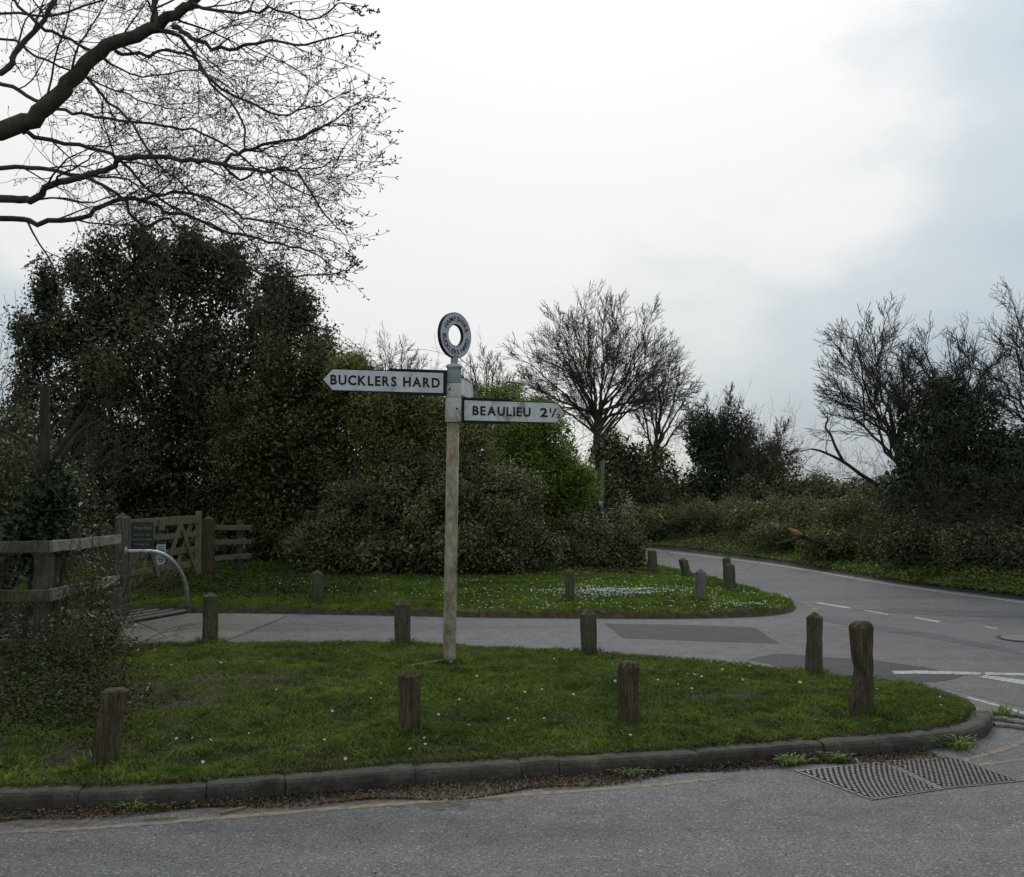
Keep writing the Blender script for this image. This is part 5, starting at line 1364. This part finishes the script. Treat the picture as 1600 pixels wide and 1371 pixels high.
def isl_dens(x, y, d):
    k = .25 + .6 * smooth_noise(x, y, .8, 77) + .55 * smooth_noise(x, y, .14, 78)
    for bx, by, rx, ry in bare_spots: k = k - 1.1 * np.exp(-((x - bx) / rx) ** 2 - ((y - by) / ry) ** 2)
    return np.clip(k, .02, 1)
blades('grass', isl_h, (-5.5, 3.2, 4.8, 10.6), 560000, .032, .0065, 201, M_GRASS, isl_dens, .0, 'short rough green grass covering the front island')
blades('grass', ver_h, (-7.5, 4.0, 12.0, 20), 330000, .04, .010, 202, M_GRASS_V, None, .05, 'short bright green grass covering the back verge')
# broad weed leaves in the turf
def isl_sc(rs, n):
    x = rs.uniform(-4.5, 3.1, n * 2); y = rs.uniform(5, 10.3, n * 2); z, d = isl_h(x, y); k = (d > .05) & (smooth_noise(x, y, .5, 91) > .52)
    return np.stack([x[k], y[k], z[k] + .012 + rs.rand(k.sum()) * .015], 1)
scatter_leaves('clover', isl_sc, 22000, 11, .017, M_MAT, 'small clover and daisy leaves in the island turf', 'ground cover', up=1.2, aspect=.8)
# tufts and weeds in the gutter
def tuft(px, py, n, h, seed, label):
    c = G(px, py); rs = np.random.RandomState(seed); a = rs.uniform(0, 6.28, n); rr = np.abs(rs.normal(0, .05, n)); ln = h * rs.uniform(.5, 1.2, n)
    b = np.stack([c.x + np.cos(a) * rr * 1.6, c.y + np.sin(a) * rr * .7, np.full(n, .0)], 1); o_ = np.stack([np.cos(a), np.sin(a), np.zeros(n)], 1)
    s = np.stack([-np.sin(a), np.cos(a), np.zeros(n)], 1) * .004
    mid = b + o_ * (ln * .35)[:, None] + np.array((0, 0, 1)) * (ln * .7)[:, None]; tip = b + o_ * (ln * .9)[:, None] + np.array((0, 0, 1)) * (ln * .75)[:, None]
    V = np.stack([b - s, b + s, mid + s, mid - s, mid - s, mid + s, tip + s * .1, tip - s * .1], 1).reshape(-1, 3)
    o = mesh_obj('grass_tuft', V, np.arange(n * 8).reshape(-1, 4), M_WEED); tag(o, label, 'grass', kind='stuff')
tuft(1500, 1172, 70, .09, 1, 'grass tuft at the kerb foot just behind the right drain grate')
tuft(1565, 1122, 60, .10, 2, 'grass tuft growing beside the rounded kerb corner')
tuft(1235, 1196, 90, .06, 3, 'weedy grass tuft at the kerb foot left of the drain grates')
tuft(985, 1214, 50, .05, 4, 'small weed tuft at the kerb foot below the blunt middle bollard')
tuft(210, 1266, 60, .05, 5, 'grass tuft in the gutter litter at lower left')
tuft(1310, 1190, 70, .06, 6, 'weed tuft in the kerb gap above the left drain grate')
tuft(400, 1242, 60, .06, 7, 'dark weed tuft in the kerb gap at lower left')

# longer grass round the feet of the posts
def feet():
    rs = np.random.RandomState(401); Vs = []
    for o in [q for q in COL.objects if q.name.split('.')[0] in ('bollard', 'signpost', 'gate_post')]:
        n = 150; w = .10 if o.name.startswith(('bollard', 'gate')) else .07
        a = rs.uniform(0, 6.28, n); rr = w * rs.uniform(.75, 1.5, n); x = o.location.x + np.cos(a) * rr; y = o.location.y + np.sin(a) * rr
        z1, d1_ = isl_h(x, y); z2, d2_ = ver_h(x, y); z = np.where(d1_ > 0, z1, np.where(d2_ > 0, z2, .004))
        h = rs.uniform(.03, .085, n); b = np.stack([x, y, z - .005], 1); t = rs.uniform(0, 6.28, n); sd_ = np.stack([np.cos(t), np.sin(t), 0 * t], 1) * .0035
        ln_ = np.stack([np.cos(a), np.sin(a), 0 * a], 1) * (h * rs.uniform(-.2, .6, n))[:, None]
        mid = b + ln_ * .4 + np.array((0, 0, 1)) * (h * .6)[:, None]; tip = b + ln_ + np.array((0, 0, 1)) * h[:, None]
        Vs.append(np.stack([b - sd_, b + sd_, mid + sd_ * .7, tip], 1).reshape(-1, 3))
    V = np.concatenate(Vs); o = mesh_obj('grass', V, np.arange(len(V)).reshape(-1, 4), M_GRASS); tag(o, 'longer grass left uncut round the feet of the posts', 'grass', kind='stuff')
feet()
# daisies and dandelions
def flowers(name, pts, size, mat, label, cat, seed):
    rs = np.random.RandomState(seed); n = len(pts); K = 8; V = []; F_ = []
    pts = np.asarray(pts); nrm = np.tile(np.array((0, -.25, 1.0)), (n, 1)) + rs.normal(0, .25, (n, 3)); nrm /= np.linalg.norm(nrm, axis=1, keepdims=True)
    a = np.cross(nrm, np.array((0, 1, 0.2))); a /= np.linalg.norm(a, axis=1, keepdims=True); b = np.cross(nrm, a); r = size * rs.uniform(.7, 1.25, n)
    q = np.arange(K) * 2 * math.pi / K; rad = np.where(np.arange(K) % 2, .72, 1.0)
    ring = pts[:, None, :] + (a[:, None, :] * (np.cos(q) * rad)[None, :, None] + b[:, None, :] * (np.sin(q) * rad)[None, :, None]) * r[:, None, None] + nrm[:, None, :] * (.25 * r)[:, None, None]
    allv = np.concatenate([pts[:, None, :], ring], 1).reshape(-1, 3); base_ = np.arange(n)[:, None] * (K + 1); k = np.arange(K)[None, :]
    Fq = np.stack([np.broadcast_to(base_, (n, K)), base_ + 1 + k, base_ + 1 + (k + 1) % K], -1).reshape(-1, 3)
    o = mesh_obj(name, allv, Fq, mat); tag(o, label, cat, kind='stuff'); return o
rs = np.random.RandomState(301)
n_ = 2600; px = np.r_[np.clip(rs.normal(960, 55, 800), 830, 1080), rs.uniform(720, 1230, 520), rs.normal(1170, 35, 130), rs.uniform(420, 760, 120)]; py = np.r_[rs.normal(930.5, 3.6, 800), rs.uniform(902, 956, 520), rs.normal(951, 4, 130), rs.uniform(910, 935, 120)]
C = np.array([G(a_, b_, .09) for a_, b_ in zip(px, py)]); z, d = ver_h(C[:, 0], C[:, 1]); k = d > .04; C = C[k]; C[:, 2] = z[k] + .045
flowers('daisies', C, .0105, M_DAISY, 'white daisies scattered over the back verge', 'daisies', 1)
px = rs.uniform(230, 1480, 42); py = rs.uniform(1010, 1190, 42)
ex = [(1060, 1078), (1085, 1053), (1048, 1049), (1075, 1053), (1088, 1054), (1028, 1073), (870, 1031), (866, 1028), (820, 1098), (685, 1127), (540, 1189), (622, 1193), (808, 1119), (805, 1135), (985, 1152), (1246, 1155), (595, 1084), (1152, 1187), (1149, 1190)]
C = np.array([G(a_, b_, .1) for a_, b_ in list(zip(px, py)) + ex]); z, d = isl_h(C[:, 0], C[:, 1]); k = d > .05; C = C[k]; C[:, 2] = z[k] + .035
flowers('daisies', C, .0105, M_DAISY, 'white daisies dotted over the front island grass', 'daisies', 2)
C = np.array([G(a_, b_, .1) for a_, b_ in [(345, 1040), (1129, 1042), (1171, 1039), (1250, 1071), (1305, 1079)]]); z, d = isl_h(C[:, 0], C[:, 1]); C[:, 2] = z + .03
flowers('dandelions', C, .018, M_DANDE, 'yellow dandelion heads in the front island grass', 'dandelions', 3)

# ------------------------------------------------------------------ gutter litter
def gut_poly():
    A = []; B = []
    for s in np.linspace(.4, s_at_px(1440, 1173), 420):
        p = kpt(s); t = kpt(s + .02) - kpt(s - .02); t /= np.linalg.norm(t); o_ = np.array((t[1], -t[0]))
        px_eq = p[0] / p[1] * F + 800
        w = .20 + .10 * math.sin(s * 2.1) + .05 * math.sin(s * 7.3 + 1) + (.05 if px_eq < 800 else -.02)
        w = max(.05, w) * (1 if px_eq < 1150 else .55)
        w *= 1 + .25 * noise.noise(Vector((s * 9, 0, 0))) + .25 * noise.noise(Vector((s * 31, 3, 0)))
        A.append(tuple(p - o_ * .01)); B.append(tuple(p + o_ * w))
    return A + B[::-1], B
gp_, gB = gut_poly()
sheet('gutter_dirt', gp_, .0012, M_DIRT)
def gut_sc(rs, n):
    s = rs.uniform(.4, s_at_px(1440, 1173), n); C = []
    for q in s:
        p = kpt(q); t = kpt(q + .02) - kpt(q - .02); t /= np.linalg.norm(t); o_ = np.array((t[1], -t[0]))
        w = min(abs(rs.normal(0, .12)) * (1 + .5 * math.sin(q * 2.1)), .17 + .07 * math.sin(q * 2.1) + .04 * math.sin(q * 7.3)); C.append((*(p + o_ * (w + .01)), .006 + abs(rs.normal(0, .008)) * max(0, 1 - w * 4)))
    return np.array(C)
scatter_leaves('leaf_litter', gut_sc, 15000, 12, .016, M_LITTER, 'brown leaf litter and twigs lying in the gutter along the kerb', 'litter')
def road_sc(rs, n):
    C = np.stack([rs.uniform(-4, 4, n), rs.uniform(4, 6, n), np.full(n, .004)], 1); return C
scatter_leaves('road_grit', road_sc, 160, 14, .014, M_LITTER, 'scattered grit and leaf scraps on the main road', 'grit')
def mud_sc(rs, n):
    C = []
    for bx, by, rx, ry in bare_spots:
        m_ = int(n * min(1, rx * ry * 6) / 2); x = bx + rs.normal(0, rx * .6, m_); y = by + rs.normal(0, ry * .6, m_); z, d = isl_h(x, y); k = d > .05
        C.append(np.stack([x[k], y[k], z[k] + .006 + rs.rand(k.sum()) * .01], 1))
    return np.concatenate(C)
scatter_leaves('turf_litter', mud_sc, 1400, 16, .022, M_LITTER, 'dead stems and leaf scraps on the worn bare spots of the island', 'litter', aspect=.35)
# kerb back moss and soil rim
def rim_sc(rs, n):
    s = rs.uniform(.3, s_tip, n); C = []
    for q in s:
        p = kpt(q); t = kpt(q + .02) - kpt(q - .02); t /= np.linalg.norm(t); i_ = np.array((-t[1], t[0])); C.append((*(p + i_ * rs.normal(.135, .022)), 0.084 + rs.rand() * .018))
    return np.array(C)
scatter_leaves('rim_moss', rim_sc, 9000, 15, .012, M_RIM, 'brown moss and soil rim along the back of the kerb', 'moss')
# sticks
M_STICK = m_bark('stick_bark', (.16, .13, .095), (.30, .25, .19))
def stick(name, pts, r, label, mat=M_STICK):
    t = thing(name, pts[0], label, 'stick'); mb = MB(); mb.tube(pts, list(np.linspace(r, r * .6, len(pts))), 7); mb.build('stick', mat, t, True)
def isl_pt(px, py, dz=.02):
    q = G(px, py, .1); z, d = isl_h(np.array([q.x]), np.array([q.y])); return Vector((q.x, q.y, max(0, float(z[0])) + dz))
stick('fallen_stick', [isl_pt(640, 1042), isl_pt(668, 1036), isl_pt(698, 1029, .03)], .010, 'straight fallen stick lying against the foot of the signpost')
stick('fallen_stick', [isl_pt(40, 1072, .04), isl_pt(90, 1066, .05), isl_pt(140, 1060, .05)], .012, 'pale branch lying in the ground ivy below the left fence')
stick('fallen_stick', [isl_pt(220, 1096), isl_pt(228, 1086), isl_pt(234, 1075, .04)], .006, 'thin pale twig in the grass right of the left fence brambles')
def rp(px, py, z=.010): return G(px, py, z)
stick('fallen_stick', [rp(345, 1271), rp(362, 1266), rp(384, 1261)], .007, 'short pale stick in the gutter litter at lower left')
stick('fallen_stick', [rp(225, 1280), rp(250, 1279), rp(278, 1277)], .006, 'thin brown stick lying flat in the gutter at lower left')
stick('fallen_stick', [rp(1338, 1186), rp(1341, 1193), rp(1352, 1198)], .006, 'bent pale twig lying on the left drain grate')
stick('fallen_stick', [rp(718, 1262), rp(735, 1258)], .005, 'small twig on the main road below the signpost')
bw = thing('broken_branch', P(1235, 850, 20.0).xy.to_3d(), 'snapped branch with raw orange wood lying on the bramble bank', 'branch')
mb = MB(); mb.tube([P(1252, 838, 19.4), P(1243, 832, 19.4), P(1232, 826, 19.4)], [.05, .06, .015], 7); mb.build('split_end', M_WOOD_RAW, bw)
mb = MB(); mb.tube([P(1212, 850, 19.2), P(1232, 846, 19.2), P(1252, 838, 19.4), P(1272, 846, 19.4), P(1300, 850, 19.4)], [.02, .03, .05, .04, .02], 7); mb.build('limb', M_DEAD, bw)
stick('fallen_stick', [P(1030, 804, 24.3), P(1035, 810, 24.3), P(1040, 818, 24.3)], .03, 'orange snapped stub in the hedge where the lane bends', M_WOOD_RAW)

print('polys', sum(len(o.data.polygons) for o in bpy.data.objects if o.type == 'MESH'), 'oak', oak_twigs)
